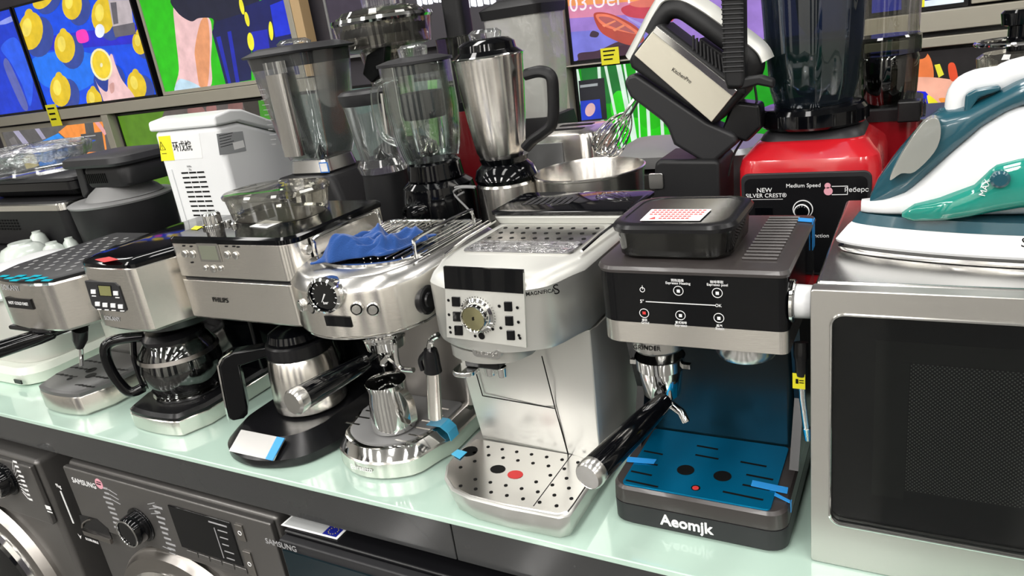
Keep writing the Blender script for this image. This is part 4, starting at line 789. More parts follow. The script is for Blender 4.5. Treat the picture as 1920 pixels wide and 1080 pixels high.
for r_ in range(5):
    v = .12 + r_ * .18
    for k in range(12):
        u = .06 + k * .075
        if r_ < 2 and (k < 3 or k > 9): continue
        A = lambda u, v: q[0].lerp(q[1], u).lerp(q[3].lerp(q[2], u), v) + Vector((0, 0, .0008)); b.poly([A(u, v), A(u + .055, v), A(u + .055, v + .09), A(u, v + .09)])
A = lambda u, v: q[0].lerp(q[1], u).lerp(q[3].lerp(q[2], u), v) + Vector((0, 0, .0008)); b.poly([A(.12, .1), A(.24, .1), A(.2, .3)])
part('sticker_text', b, REDP, o)
gx, gy = -.290, .830
b = B(); q = at(1254, 658, Y=.80); b.lathe(gx, gy, [(.034, .2649), (.034, .245), (.031, .241), (.001, .241)][::-1], 44); gr = part('grinder_outlet', b, SATIN, o, label='chrome grinder outlet')
b = B(); c = at(1240, 657, Y=gy - .034); b.text('GRINDER', .0085, (gx - .004, gy - .0345, .254)); part('outlet_text', b, DKP, gr)
b = B(); gx2 = -.182; b.lathe(gx2, gy + .01, [(.038, .2649), (.038, .246), (.034, .238), (.030, .236), (.001, .236)][::-1], 48); part('brew_group', b, SATIN, o, label='chrome brew group')
b = B(); b.lathe(gx, gy, [(.001, .168), (.018, .169), (.024, .175), (.028, .205), (.029, .212), (.031, .213), (.032, .226), (.0325, .229), (.0295, .229), (.028, .215), (.024, .190), (.001, .188)], 48, caps=False); b.tube([(gx + .008, gy - .008, .170), (gx + .010, gy - .010, .158)], .007, 12); b.tube([(gx + .012, gy - .012, .166), (gx + .030, gy - .020, .160), (gx + .036, gy - .022, .148)], .0055, 10); b.box(gx - .040, gx - .028, gy - .004, gy + .004, .214, .220); b.box(gx + .028, gx + .040, gy - .004, gy + .004, .214, .220); pf = part('portafilter', b, CHROME, o, label='chrome portafilter', ang=40)
p1 = at(1112, 884, Y=.645); p0 = at(1245, 752, Y=.800); dd = (p1 - p0).normalized(); L0 = (p1 - p0).length
b = B(); b.tube([Vector((gx + .004, gy - .02, .185)), p0 + dd * .01], .008, 12); b.rev(p0, dd, [(.006, -.006), (.0115, 0), (.0130, .015), (.0155, .06), (.0172, L0 - .01), (.0172, L0 - .004)], 36); part('handle', b, GLOSS, pf, label='glossy black handle')
b = B(); b.rev(p0, dd, [(.0174, L0 - .004), (.0178, L0), (.0176, L0 + .008), (.0155, L0 + .012), (.015, L0 + .0115), (.001, L0 + .0112)], 40); part('end_cap', b, SATIN, pf, label='chrome end cap')
q = at(1505, 565, X=-.112)
b = B(); b.rev((-.1233, q.y, q.z), (1, 0, 0), [(.0245, 0), (.0245, .003), (.0225, .0045), (.0185, .0045)], 40); part('knob_ring', b, CHROME, o)
b = B(); n_ = 60; kk = []
for xx, r0 in ((-.1185, .0185), (-.1030, .0180), (-.1015, .0165)): kk.append([(xx, q.y + (r0 + (.0006 if k % 2 else 0)) * math.cos(2 * PI * k / n_), q.z + (r0 + (.0006 if k % 2 else 0)) * math.sin(2 * PI * k / n_)) for k in range(n_)])
b.loft(kk); part('steam_knob', b, WHITE, o, label='white ribbed knob', ang=60)
b = B(); b.tube(spl([(-.118, .83, .262), (-.117, .825, .24), (-.117, .826, .222)], 4, False), [.0085] * 4 + [.007] * 5, 12); part('wand_sleeve', b, BLK, o)
b = B(); b.tube([(-.117, .826, .222), (-.116, .828, .19), (-.112, .835, .135)], .0042, 12); b.tube([(-.1125, .834, .146), (-.1115, .836, .128)], [.0052, .0038], 12); part('steam_wand', b, CHROME, o)
b = B(); c = at(1499, 714, Y=.822); b.box(c.x - .0075, c.x + .0065, .8205, .8215, c.z - .010, c.z + .010); b.mi = 1; b.box(c.x - .004, c.x - .001, .8198, .8203, c.z - .003, c.z + .003); b.box(c.x, c.x + .005, .8198, .8203, c.z + .001, c.z + .002); b.box(c.x, c.x + .005, .8198, .8203, c.z - .002, c.z - .001); part('warning_tag', b, [YEL, DKP], o, label='yellow warning tag')
# ---- 7: microwave
o = thing('microwave_oven', 'brushed steel microwave oven with dark mesh window at the right edge', 'microwave', (.14, .95, 0))
part('housing', B().box(-.098, .372, .792, 1.135, .004, .352), SATIN, o, bev=.005, seg=3)
def dframe():
    b = B(); y0, y1 = .771, .7915
    out = rr(-.100, .374, .002, .350, .004, 4); inn = rr(-.079, .285, .062, .324, (.014, .014, .014, .014), 6)
    return b, out, inn
b = B(); y0, y1 = .771, .7915; wx0, wx1, wz0, wz1 = -.0795, .285, .060, .3245
k_ = 6; out = rr(-.100, .374, .001, .351, .003, k_); inn = rr(wx0, wx1, wz0, wz1, .013, k_)
f0, f1 = [b.v((x, y0, z)) for x, z in out], [b.v((x, y0, z)) for x, z in inn]; g0, g1 = [b.v((x, y1, z)) for x, z in out], [b.v((x, y1, z)) for x, z in inn]; n_ = len(out)
for i in range(n_):
    j = (i + 1) % n_; b.f([f0[i], f0[j], f1[j], f1[i]]); b.f([g0[i], g1[i], g1[j], g0[j]]); b.f([f0[i], g0[i], g0[j], f0[j]]); b.f([f1[i], f1[j], g1[j], g1[i]])
part('door_frame', b, mat('door_steel', (.58, .565, .535), .36, 1, aniso=.5, bump=.04, bscale=60, stretch=(1, 1, 25)), o, bev=.002, label='brushed steel door frame')
b = B(); b.tube([(x, y0 - .0002, z) for x, z in rr(wx0 - .0, wx1, wz0, wz1, .013, k_)], .0016, 6, loop=True); part('window_trim', b, CHROME, o)
b = B(); P = rr(wx0 + .001, wx1 - .001, wz0 + .001, wz1 - .001, .012, k_); b.ext([(x, y0 + .004, z) for x, z in P], (0, .004, 0)); part('window_glass', b, clear('oven_glass', (.70, .72, .72), .012, .30), o, label='dark glass')
b = B(); P = rr(wx0 + .001, wx1 - .001, wz0 + .001, wz1 - .001, .012, k_); b.ext([(x, y0 + .014, z) for x, z in P], (0, .004, 0)); part('window_mask', b, mat('window_mask_black', (.005, .006, .008), .4, spec=.1), o)
m = mat('perforated_screen', (.05, .05, .05), .5, spec=.1); nt = m.node_tree; N = nt.nodes; L = nt.links
tc = N.new('ShaderNodeTexCoord'); mp = N.new('ShaderNodeMapping'); mp.inputs['Scale'].default_value = (330, 330, 330); mp.inputs['Rotation'].default_value = (0, math.radians(45), 0)
sp = N.new('ShaderNodeSeparateXYZ'); L.new(tc.outputs['Object'], mp.inputs[0]); L.new(mp.outputs[0], sp.inputs[0])
def mth(op, a_, b_=None):
    q = N.new('ShaderNodeMath'); q.operation = op
    for i, v in enumerate((a_, b_)):
        if v is None: continue
        if isinstance(v, (int, float)): q.inputs[i].default_value = v
        else: L.new(v, q.inputs[i])
    return q.outputs[0]
fx = mth('SUBTRACT', mth('FRACT', sp.outputs[0]), .5); fz = mth('SUBTRACT', mth('FRACT', sp.outputs[2]), .5)
r2 = mth('ADD', mth('MULTIPLY', fx, fx), mth('MULTIPLY', fz, fz)); msk = mth('LESS_THAN', r2, .085)
cr = N.new('ShaderNodeMix'); cr.data_type = 'RGBA'; cr.inputs[6].default_value = (.004, .005, .006, 1); cr.inputs[7].default_value = (.13, .13, .12, 1); L.new(msk, cr.inputs[0]); L.new(cr.outputs[2], N['Principled BSDF'].inputs['Base Color'])
b = B(); b.box(-.004, .25, y0 + .0130, y0 + .0138, .112, .268); part('window_mesh', b, m, o, label='dotted see-through mesh')
b = B(); b.box(-.037, .26, y0 + .0131, y0 + .0139, .269, .2925); b.box(-.037, -.005, y0 + .0131, y0 + .0139, .10, .2685); part('inner_bezel', b, mat('inner_bezel_grey', (.014, .015, .015), .5, spec=.1), o)
part('control_column', B().box(.292, .366, y0 - .0015, y0 - .0002, .06, .324), GLOSS, o)
for x in (-.08, .34):
    for y in (.82, 1.09): part('foot', B().lathe(x, y, [(.01, 0), (.012, .0038)], 16), BLK, o)
# ---- iron
IY = .905; ZT = .3525
o = thing('steam_iron', 'white and teal steam iron with green water tank standing on the microwave', 'iron', (.05, IY, ZT))
def tear(xn, xe, w_, z, n=16, yc=IY):
    P = []
    for k in range(n + 1):
        t = (k / n) ** 2; x = xn + (xe - xn) * t; s = w_ * math.sin(min(1, t * 1.35) * PI / 2) ** .62 if t > 0 else 0
        P.append((x, yc - s, z))
    return P + [(p[0], 2 * yc - p[1], z) for p in P[::-1][:-1]]
I0 = -.086
part('soleplate', B().loft([tear(I0 + .002, .215, .056, ZT + .0004), tear(I0, .217, .058, ZT + .003), tear(I0, .217, .058, ZT + .006)]), CHROME, o)
part('heat_shield', B().loft([tear(I0 + .006, .212, .054, ZT + .0062), tear(I0 + .006, .212, .054, ZT + .010)]), GREY, o)
part('skirt', B().loft([tear(I0 - .002, .222, .060, ZT + .0102), tear(I0 - .003, .224, .061, ZT + .013), tear(I0 + .010, .222, .056, ZT + .030), tear(I0 + .014, .220, .055, ZT + .034)]), WHITE, o, label='white skirt')
part('teal_band', B().loft([tear(I0 + .014, .220, .0555, ZT + .0342), tear(I0 + .022, .219, .053, ZT + .046)]), TEAL, o, label='teal band')
def pl(pts, x):
    for (a, za), (c, zc) in zip(pts, pts[1:]):
        if a <= x <= c: return za + (zc - za) * (x - a) / (c - a)
    return pts[0][1] if x < pts[0][0] else pts[-1][1]
def pxs(pts, Y): return [(at(x, y, Y=Y).x, at(x, y, Y=Y).z) for x, y in pts]
def shell(lo, hi, wf, x0, x1, n=36, e=2.6, m_=28):
    secs = []
    for k in range(n + 1):
        x = x0 + (x1 - x0) * k / n; a, c = pl(lo, x), max(pl(hi, x), pl(lo, x) + .001); w_ = wf(x)
        secs.append([(x, IY + w_ * math.copysign(abs(math.cos(t)) ** (2 / e), math.cos(t)), (a + c) / 2 + (c - a) / 2 * math.copysign(abs(math.sin(t)) ** (2 / e), math.sin(t))) for t in [2 * PI * j / m_ for j in range(m_)]])
    return B().loft(secs)
YI = IY - .035
zb = ZT + .0462
hood_hi = pxs([(1626, 386), (1636, 356), (1680, 295), (1720, 250), (1757, 216), (1800, 206), (1830, 196), (1870, 176), (1920, 150)], YI)
hood_lo = pxs([(1626, 396), (1660, 390), (1700, 374), (1740, 338), (1790, 290), (1840, 245), (1890, 215), (1920, 204)], YI)
hx0 = hood_hi[0][0]
body_lo = [(-1, zb), (1, zb)]
body_hi = [(x, z + .004) for x, z in hood_lo] + [(.22, .50)]
part('body', shell(body_lo, body_hi, lambda x: .046 * min(1, max(.03, (x - hx0 + .012) / .12)) ** .5, hx0 - .008, .20, e=3.2), WHITE, o, label='white body')
part('hood', shell(hood_lo + [(.21, .47)], hood_hi + [(.21, .545)], lambda x: .034 * min(1, max(.06, (x - hx0 + .004) / .09)) ** .55, hx0 + .001, .20, e=3), TEAL, o, label='teal hood and handle front')
tlo = pxs([(1688, 412), (1706, 424), (1800, 414), (1920, 396)], IY - .05) ; thi = pxs([(1688, 410), (1712, 390), (1760, 376), (1830, 345), (1853, 318), (1870, 305), (1920, 292)], IY - .05)
part('water_tank', shell(tlo + [(.2, .41)], thi + [(.2, .46)], lambda x: .0545 * min(1, max(.5, (x - tlo[0][0] + .03) / .07)) ** .5, tlo[0][0] + .001, .19, e=5), AQUA, o, label='green see-through water tank')
fill = pxs([(1668, 337), (1690, 290), (1730, 232), (1757, 222), (1764, 250), (1752, 285), (1715, 322), (1690, 325)], IY - .036)
b = B(); P = spl([(x, IY - .0375, z) for x, z in fill], 4); b.ext(P, (0, .02, 0)); part('filler_cap', b, clear('pale_cap', (.8, .8, .78), .1, .7, body=.45, bcol=(.62, .62, .56), rough=.08), o, bev=.003, label='clear filler cap')
gr = pxs([(1806, 222), (1812, 180), (1835, 165), (1880, 158), (1920, 142)], IY - .02)
b = B(); b.tube(spl([(x, IY, z) for x, z in gr] + [(.16, IY, .548), (.2, IY, .53)], 5, False), .019, 16, sy=.8); part('handle_bar', b, WHITE, o, label='white upper handle')
b = B(); P = pxs([(1806, 226), (1810, 178), (1830, 168), (1876, 160), (1878, 170), (1836, 184), (1824, 200), (1818, 222)], IY - .028); b.ext([(x, IY - .028, z) for x, z in P], (0, .056, 0)); part('handle_grip', b, TEAL, o, bev=.005, seg=3, label='teal grip')
q = at(1875, 335, Y=IY - .055); b = B(); b.rev((q.x, IY - .049, q.z), (0, -1, 0), [(.0085, 0), (.0085, .010), (.006, .012), (.0005, .012)], 24); part('tank_plug', b, TEAL, o)
q = at(1638, 364, Y=IY - .008); b = B(); b.rev((q.x + .004, IY, q.z), (-1, 0, .3), [(.004, -.004), (.004, .004), (.002, .006), (.0005, .006)], 16); part('spray_nozzle', b, WHITE, o)
q = at(1780, 212, Y=IY); b = B(); b.rev((q.x, IY, q.z - .002), (-.3, 0, 1), [(.010, 0), (.010, .008), (.008, .010), (.0005, .010)], 20); part('spray_button', b, TEAL, o)
b = B(); q = at(1905, 296, Y=IY - .046); b.lathe(q.x + .03, IY, [(.045, q.z - .006), (.047, q.z), (.046, q.z + .004)], 40); b.mi = 1; b.lathe(q.x + .03, IY, [(.043, q.z + .0042), (.040, q.z + .014), (.02, q.z + .022), (.001, q.z + .024)], 40); part('temperature_dial', b, [TEAL, CHROME], o, label='temperature dial')
b = B(); q = at(1912, 455, Y=IY - .0605); b.text('SONIFER', .014, (q.x + .028, IY - .0612, q.z)); q = at(1847, 352, Y=IY - .056); b.mi = 1; b.text('MAX', .008, (q.x, IY - .0562, q.z), (.25, 0, 1), (-1, 0, .25)); part('lettering', b, [DKP, WHT], o)
# ================================================================ back row on the riser (left to right)
RZ = .1802
def slab(pts, Y, d, name, m, parent, bev=.003, seg=3, label=None, spline=0):
    P = px(pts, Y)
    if spline: P = spl(P, spline)
    return part(name, B().ext(P, (0, d, 0)), m, parent, bev=bev, seg=seg, label=label)
def lath(Yc, rows, n=44, cx=None, cy=None, caps=True, inner=None):
    x, pr = lpx(Yc, rows); x = x if cx is None else cx; b = B()
    if inner: pr = pr + [(max(r - inner, .001), z) for r, z in pr[::-1]]; caps = False
    b.lathe(x, Yc if cy is None else cy, pr, n, caps); return b, x
# 1 grill stack
o = thing('contact_grill', 'black grill with steel rim and side vents at the bottom of the left stack', 'grill', (-2.45, 1.42, RZ))
X0, X1 = at(-60, 400, Y=1.3).x, at(118, 395, Y=1.3).x; zt = at(100, 395, Y=1.3).z
part('body', B().rings(rr(X0, X1, 1.3, 1.60, .03), [(RZ, .015), (RZ + .01, .004), (zt, 0)]), BLKM, o)
part('rim', B().rings(rr(X0 - .004, X1 + .004, 1.296, 1.604, .03), [(zt + .0002, 0), (zt + .018, 0), (zt + .022, .004)]), STEEL, o, label='steel rim')
part('top_plate', B().rings(rr(X0, X1, 1.30, 1.60, .03), [(zt + .0222, .002), (zt + .028, .006)]), BLUEF if 0 else GREYD, o)
b = B(); zc = zt - .035
for i in range(12):
    for j in range(4): b.box(X0 + .09 + i * .018, X0 + .10 + i * .018, 1.2985, 1.2999, zc - j * .010, zc - j * .010 + .005)
part('side_vents', b, DKP, o)
z2 = zt + .0285
o = thing('frying_grill', 'flat black grill resting on the steel rimmed one', 'grill', (-2.35, 1.42, z2)); zb2 = at(100, 366, Y=1.33).z
P = rr(X0 + .04, at(135, 345, Y=1.33).x, 1.33, 1.58, .03)
part('feet_frame', B().rings(P, [(z2, .05), (z2 + .012, .03)]), BLK, o)
part('body', B().rings(P, [(z2 + .0122, .02), (z2 + .03, 0), (z2 + .055, 0), (z2 + .058, .003)]), BLK, o, label='black body')
part('rim', B().rings(P, [(z2 + .0582, -.003), (z2 + .068, -.003), (z2 + .072, .004)]), GREYD, o)
z3 = z2 + .0725
o = thing('covered_pan', 'shallow pan with glass cover wrapped in shiny film, topmost of the left stack', 'pan', (-2.28, 1.45, z3))
c = at(76, 316, Y=1.45)
b = B(); b.lathe(c.x, 1.45, [(.155, z3), (.165, z3 + .006), (.150, z3 + .03), (.155, z3 + .055), (.190, z3 + .068), (.192, z3 + .072), (.001, z3 + .080)], 44, caps=True); part('glass', b, PLAS, o)
b = B(); n_ = 60; rn = random.Random(3); secs = []
for r, z in ((.15, z3 + .02), (.19, z3 + .045), (.205, z3 + .078), (.18, z3 + .090), (.02, z3 + .094)): secs.append([(c.x + (r + rn.uniform(-.012, .012)) * math.cos(2 * PI * k / n_), 1.45 + (r + rn.uniform(-.01, .01)) * .8 * math.sin(2 * PI * k / n_), z + rn.uniform(-.004, .006)) for k in range(n_)])
b.loft(secs, caps=False); part('film', b, WRAP, o, label='shiny crumpled film')
b = B(); k_ = at(196, 292, Y=1.42); b.lathe(k_.x, 1.42, [(.022, k_.z - .018), (.030, k_.z - .010), (.030, k_.z + .008), (.02, k_.z + .012), (.001, k_.z + .012)], 28); part('knob', b, CREAM, o)
# 2 air fryer pot
o = thing('air_fryer_pot', 'round matt black air fryer pot with vented lid housing beside white ice maker', 'air fryer', (-1.98, 1.38, RZ)); YC = 1.36
x, pr = lpx(YC, [(140, 322, 372), (138, 325, 378), (148, 330, 400), (165, 335, 440), (172, 336, 452)])
pr = [(pr[-1][0] * .90, RZ), (pr[-1][0] * .93, RZ + .006), (pr[-1][0] * .99, pr[-1][1] - .02), pr[-1]]
part('pot', B().lathe(x, YC, pr, 56), BLKM, o, ang=50)
zr = pr[-1][1]; R0 = pr[-1][0]
part('pot_rim', B().lathe(x, YC, [(R0 + .002, zr + .0003), (R0 + .005, zr + .006), (R0 - .004, zr + .010), (R0 - .03, zr + .013)], 56), GREY, o)
part('lid_dome', B().lathe(x + .02, YC, [(R0 - .035, zr + .0133), (R0 - .05, zr + .03), (.075, zr + .045), (.07, zr + .05)], 48), GREY, o, label='grey domed lid')
part('heater_housing', B().rings(rr(x - .055, x + .16, YC - .07, YC + .10, .04), [(zr + .0503, .004), (zr + .058, 0), (zr + .10, 0), (zr + .112, .006)]), BLKM, o)
b = B()
for k in range(11): b.box(x - .035 + k * .0095, x - .030 + k * .0095, YC - .0722, YC - .0702, zr + .064, zr + .092)
part('vent_slots', b, DKP, o)
b = B(); b.rings(rr(x - .125, x + .17, YC - .09, YC + .12, .05), [(zr + .1122, .0), (zr + .120, -.004), (zr + .136, 0), (zr + .141, .012)]); part('top_cap', b, GREYD, o)
b = B(); b.ext([(x - .125, YC - .04, zr + .112), (x - .090, YC - .04, zr + .112), (x - .098, YC - .04, zr + .030), (x - .128, YC - .04, zr + .012), (x - .135, YC - .04, zr + .02)], (0, .06, 0)); part('side_handle', b, GREYD, o, bev=.005)
# 3 ice maker
o = thing('ice_maker', 'tall white ice maker with slatted side vent and yellow warning sticker', 'ice maker', (-1.55, 1.4, RZ)); YI3 = 1.27; zc3 = at(405, 237, Y=YI3); xs3 = zc3.x
zl = at(287, 236, Y=YI3).z; xa = at(287, 250, Y=YI3).x; xb = at(548, 260, Y=YI3).x; xm = xa + .27
yb3 = at(538, 240, X=xs3).y; zk3 = at(538, 243, X=xs3).z; ym3 = YI3 + .07
part('body', B().ext([(xa, YI3, RZ), (xa, yb3, RZ), (xa, yb3, zk3 - .014), (xa, ym3, zl - .016), (xa, YI3, zl - .016)], (xs3 - xa, 0, 0)), WHITE, o, bev=.014, seg=4)
part('lid', B().ext([(xa - .006, YI3 - .006, zl - .0155), (xa - .006, ym3, zl - .0155), (xa - .006, yb3 + .004, zk3 - .0135), (xa - .006, yb3 + .004, zk3 + .008), (xa - .006, ym3 + .02, zl + .012), (xa - .006, ym3 - .02, zl + .018), (xa - .006, YI3 - .004, zl + .010)], (xs3 - xa + .012, 0, 0)), WHITE, o, bev=.007, seg=3)
b = B(); zt3 = at(362, 325, Y=YI3).z; xv = at(362, 325, Y=YI3).x
for k in range(13):
    z = zt3 - k * .0128
    for s_ in range(3): b.box(xv - .045 + s_ * .031, xv - .045 + s_ * .031 + .027, YI3 - .0008, YI3 + .001, z, z + .0042)
part('vent_slots', b, DKP, o, label='black vent slots')
b = B(); b.box(xa + .02, xa + .034, YI3 - .003, YI3 - .0003, zt3 - .16, zt3 + .014); part('guide_strip', b, WHITE, o, bev=.001)
q0, q1, q2, q3 = [at(*p, Y=YI3 - .0005) for p in ((303, 302), (380, 296), (373, 250), (297, 256))]
b = B(); b.ext([(p.x, YI3 - .0007, p.z) for p in (q0, q1, q2, q3)], (0, .0005, 0)); stk = part('sticker', b, WHT, o, label='white sticker with black characters')
b = B(); b.ext([(q0.x, YI3 - .0011, q0.z), (q0.x + (q1.x - q0.x) * .33, YI3 - .0011, q0.z), (q3.x + (q2.x - q3.x) * .30, YI3 - .0011, q3.z), (q3.x, YI3 - .0011, q3.z)], (0, .0003, 0)); b.mi = 1
tx = (q0.x + q3.x) / 2 + .012; tz = q3.z - .026
b.tube([(tx - .011, YI3 - .0014, tz - .009), (tx + .011, YI3 - .0014, tz - .009), (tx, YI3 - .0014, tz + .012)], .0010, 4, loop=True); b.text('!', .014, (tx, YI3 - .0014, tz - .002)); b.box(tx - .009, tx + .010, YI3 - .0014, YI3 - .0012, tz - .020, tz - .0185); part('warning_triangle', b, [YEL, DKP], stk, label='yellow warning triangle')
b = B(); b.text('环戊烷', .0285, ((q1.x + q0.x) / 2 + .017, YI3 - .0014, (q0.z + q3.z) / 2 + .001), sx=.86); part('characters', b, DKP, stk)
b = B(); c = at(355, 312, Y=YI3); b.text('R600a', .007, (c.x, YI3 - .001, c.z)); b.text('25g', .007, (c.x, YI3 - .001, c.z - .008)); part('small_print', b, GRYP, o)
b = B(); xl3 = xs3 + .0008; P = [at(*p, X=xl3) for p in ((412, 291), (462, 283), (455, 246), (406, 251))]; b.ext([(xl3, p.y, p.z) for p in P], (-.0005, 0, 0)); b.mi = 1
for k in range(5): u = .12 + k * .13; a_ = P[3].lerp(P[0], u); b.box(xl3 + .0001, xl3 + .0003, a_.y + .006, a_.y + .05 - .004 * (k % 3), a_.z - .0008, a_.z + .0006)
b.mi = 2; a_ = P[3].lerp(P[1], .72); b.box(xl3 + .0001, xl3 + .0003, a_.y - .015, a_.y + .02, a_.z - .006, a_.z + .012); part('rating_label', b, [mat('label_silver', (.34, .35, .36), .4), DKP, WHT], o, label='grey rating label')
# 4 square plastic blender
YC = 1.42
o = thing('jug_blender', 'large square clear jug blender with black lid on dark sloping base, left of the blenders', 'blender', (-1.33, YC, RZ))
def sq(cx, cy, r, z, k=.35, rot=0.0):
    P = rr(-r, r, -r, r, r * k, 5); c, s = math.cos(rot), math.sin(rot); return [(cx + x * c - y * s, cy + x * s + y * c, z) for x, y in P]
zt4, zb4 = at(570, 98, Y=YC).z, at(606, 292, Y=YC).z; jx = at(580, 190, Y=YC).x + .002
LV = [(0, .062), (.12, .072), (.5, .083), (.9, .094), (1, .098)]
b = B(); b.loft([sq(jx, YC, r, zb4 + (zt4 - zb4) * t) for t, r in LV] + [sq(jx, YC, r - .0035, zb4 + (zt4 - zb4) * t) for t, r in LV[::-1]], caps=False); part('jug', b, PLAS, o, label='clear square jug')
b = B()
for k in range(12): z = zb4 + .05 + k * .012; b.box(jx - .07, jx - .055 + .004 * (k % 3), YC - .091, YC - .0895, z, z + .0012)
part('measuring_marks', b, GRYP, o)
part('lid_skirt', B().loft([sq(jx, YC, .0935, zt4 - .028), sq(jx, YC, .0945, zt4 + .001)]), BLKM, o)
part('lid', B().loft([sq(jx, YC, .106, zt4 + .0012), sq(jx, YC, .108, zt4 + .006), sq(jx, YC, .09, zt4 + .014), sq(jx, YC, .075, zt4 + .020)]), GREYD, o, label='dark lid')
part('lid_cap', B().lathe(jx - .01, YC, [(.04, zt4 + .0202), (.042, zt4 + .026), (.03, zt4 + .034), (.001, zt4 + .036)], 32), PLAS, o, label='clear wrapped lid cap')
b = B(); hx, hy = jx + .020, YC - .112
b.loft([rr_ for rr_ in [[(hx + x, hy + y, z) for x, y in rr(-.027, .027, -.012, .012, .008, 4)] for z in (zb4 + .022, zb4 + .03, zt4 - .055, zt4 - .04)]]); b.box(hx - .008, hx + .008, hy, YC - .085, zt4 - .06, zt4 - .045); part('handle', b, SATIN, o, label='silver handle strip')
b = B(); b.loft([[(hx + x, hy + .001 + y, z) for x, y in rr(-.028, .028, -.012, .014, .008, 4)] for z in (zt4 - .0395, zt4 - .012)]); part('handle_top', b, PLAS, o)
part('collar', B().loft([sq(jx, YC, .062, zb4 - .035), sq(jx, YC, .066, zb4 - .03), sq(jx, YC, .060, zb4 - .0003)]), SATIN, o)
part('blade', B().lathe(jx, YC, [(.03, zb4 + .001), (.012, zb4 + .012), (.004, zb4 + .028), (.001, zb4 + .03)], 16), CHROME, o)
b = B(); b.loft([[(jx + x, YC + y, z) for x, y in rr(-w_, w_ + .03, -.10, .10, .02, 4)] for z, w_ in ((RZ, .125), (RZ + .01, .13), (zb4 - .045, .082), (zb4 - .0352, .074))]); part('motor_base', b, BLKM, o, label='dark sloping motor base')
b = B()
for k in range(6): b.box(jx + .075, jx + .105, YC - .1035, YC - .1, RZ + .10 - k * .009, RZ + .104 - k * .009)
part('base_vents', b, DKP, o)
tg = at(582, 301, Y=YC - .11); b = B(); b.box(tg.x - .014, tg.x + .014, YC - .070, YC - .0685, zb4 - .030, zb4 - .004); b.mi = 1; b.box(tg.x - .011, tg.x + .011, YC - .0708, YC - .0702, zb4 - .027, zb4 - .007); part('price_sticker', b, [mat('sticker_blue', (.05, .2, .6), .5), WHT], o, label='blue edged white price sticker')
# 5 juicer behind
YC = 1.68
o = thing('citrus_juicer', 'tall see-through juicer with chrome rimmed bowl standing behind the two jug blenders', 'juicer', (-1.28, YC, RZ))
x5 = at(720, 60, Y=YC).x; zq = at(720, 95, Y=YC).z; zp = at(720, 25, Y=YC).z
b = B(); b.lathe(x5, YC, [(.05, .40), (.055, zq - .10), (.075, zq), (.125, zq + .01), (.132, zp - .02), (.118, zp), (.114, zp - .02), (.12, zq + .014), (.07, zq + .004), (.05, zq - .10)], 48, caps=False); part('bowl', b, SMOKEL, o, label='see-through bowl')
part('rim', B().lathe(x5, YC, [(.134, zp - .020), (.137, zp - .014), (.134, zp - .006), (.126, zp - .006), (.128, zp - .020)], 48, caps=False), CHROME, o)
b = B(); b.lathe(x5, YC, [(.115, zp - .002), (.10, zp + .012), (.05, zp + .020), (.001, zp + .022)], 44); part('lid', b, SMOKEL, o)
part('lid_cap', B().lathe(x5, YC, [(.045, zp + .0205), (.047, zp + .05), (.001, zp + .052)], 28), PLAS, o)
part('filter_ring', B().lathe(x5, YC, [(.11, zq + .018), (.118, zp - .05), (.115, zp - .03), (.105, zq + .03)], 44, caps=False), GREYD, o)
b = B(); b.ext([(x5 + .005, YC - .10, zq - .005), (x5 + .075, YC - .10, zq + .02), (x5 + .05, YC - .10, zq - .05), (x5 + .005, YC - .10, zq - .075), (x5 - .02, YC - .10, zq - .05)], (0, .03, 0)); part('spout', b, BLK, o, bev=.004)
part('motor_base', B().lathe(x5, YC, [(.11, RZ), (.115, RZ + .01), (.09, .38), (.06, .3998)], 44), BLKM, o)
# 6 small grinder cup
YC = 1.30; x6, pr = lpx(YC, [(643, 757, 182), (648, 755, 195), (655, 750, 240), (668, 745, 295)])
zc6 = pr[-1][1]
o = thing('grinder_cup', 'small clear grinder cup with black lid between the two clear blenders', 'grinder', (x6, YC, RZ))
pr = [(r * 1.0, z) for r, z in pr]
b = B(); b.lathe(x6, YC, pr + [(r - .003, z) for r, z in pr[::-1]], 40, caps=False); part('cup', b, PLAS, o, label='clear cup')
part('lid', B().lathe(x6, YC, [(pr[-1][0] - .003, zc6 - .012), (pr[-1][0] + .002, zc6 + .0003), (pr[-1][0] + .003, zc6 + .012), (pr[-1][0] - .006, zc6 + .018), (.001, zc6 + .019)], 40), GREYD, o, label='black lid')
zb6 = pr[0][1]; part('knurled_collar', B().lathe(x6, YC, [(pr[0][0] + .008, zb6 - .03), (pr[0][0] + .012, zb6 - .015), (pr[0][0] + .004, zb6 - .0003)], 40), PLAS, o)
part('blade', B().lathe(x6, YC, [(.02, zb6 + .0), (.006, zb6 + .012), (.001, zb6 + .02)], 12), CHROME, o)
part('motor_base', B().lathe(x6, YC, [(.058, RZ), (.060, RZ + .01), (.050, zb6 - .034), (.046, zb6 - .0303)], 40), BLKM, o)
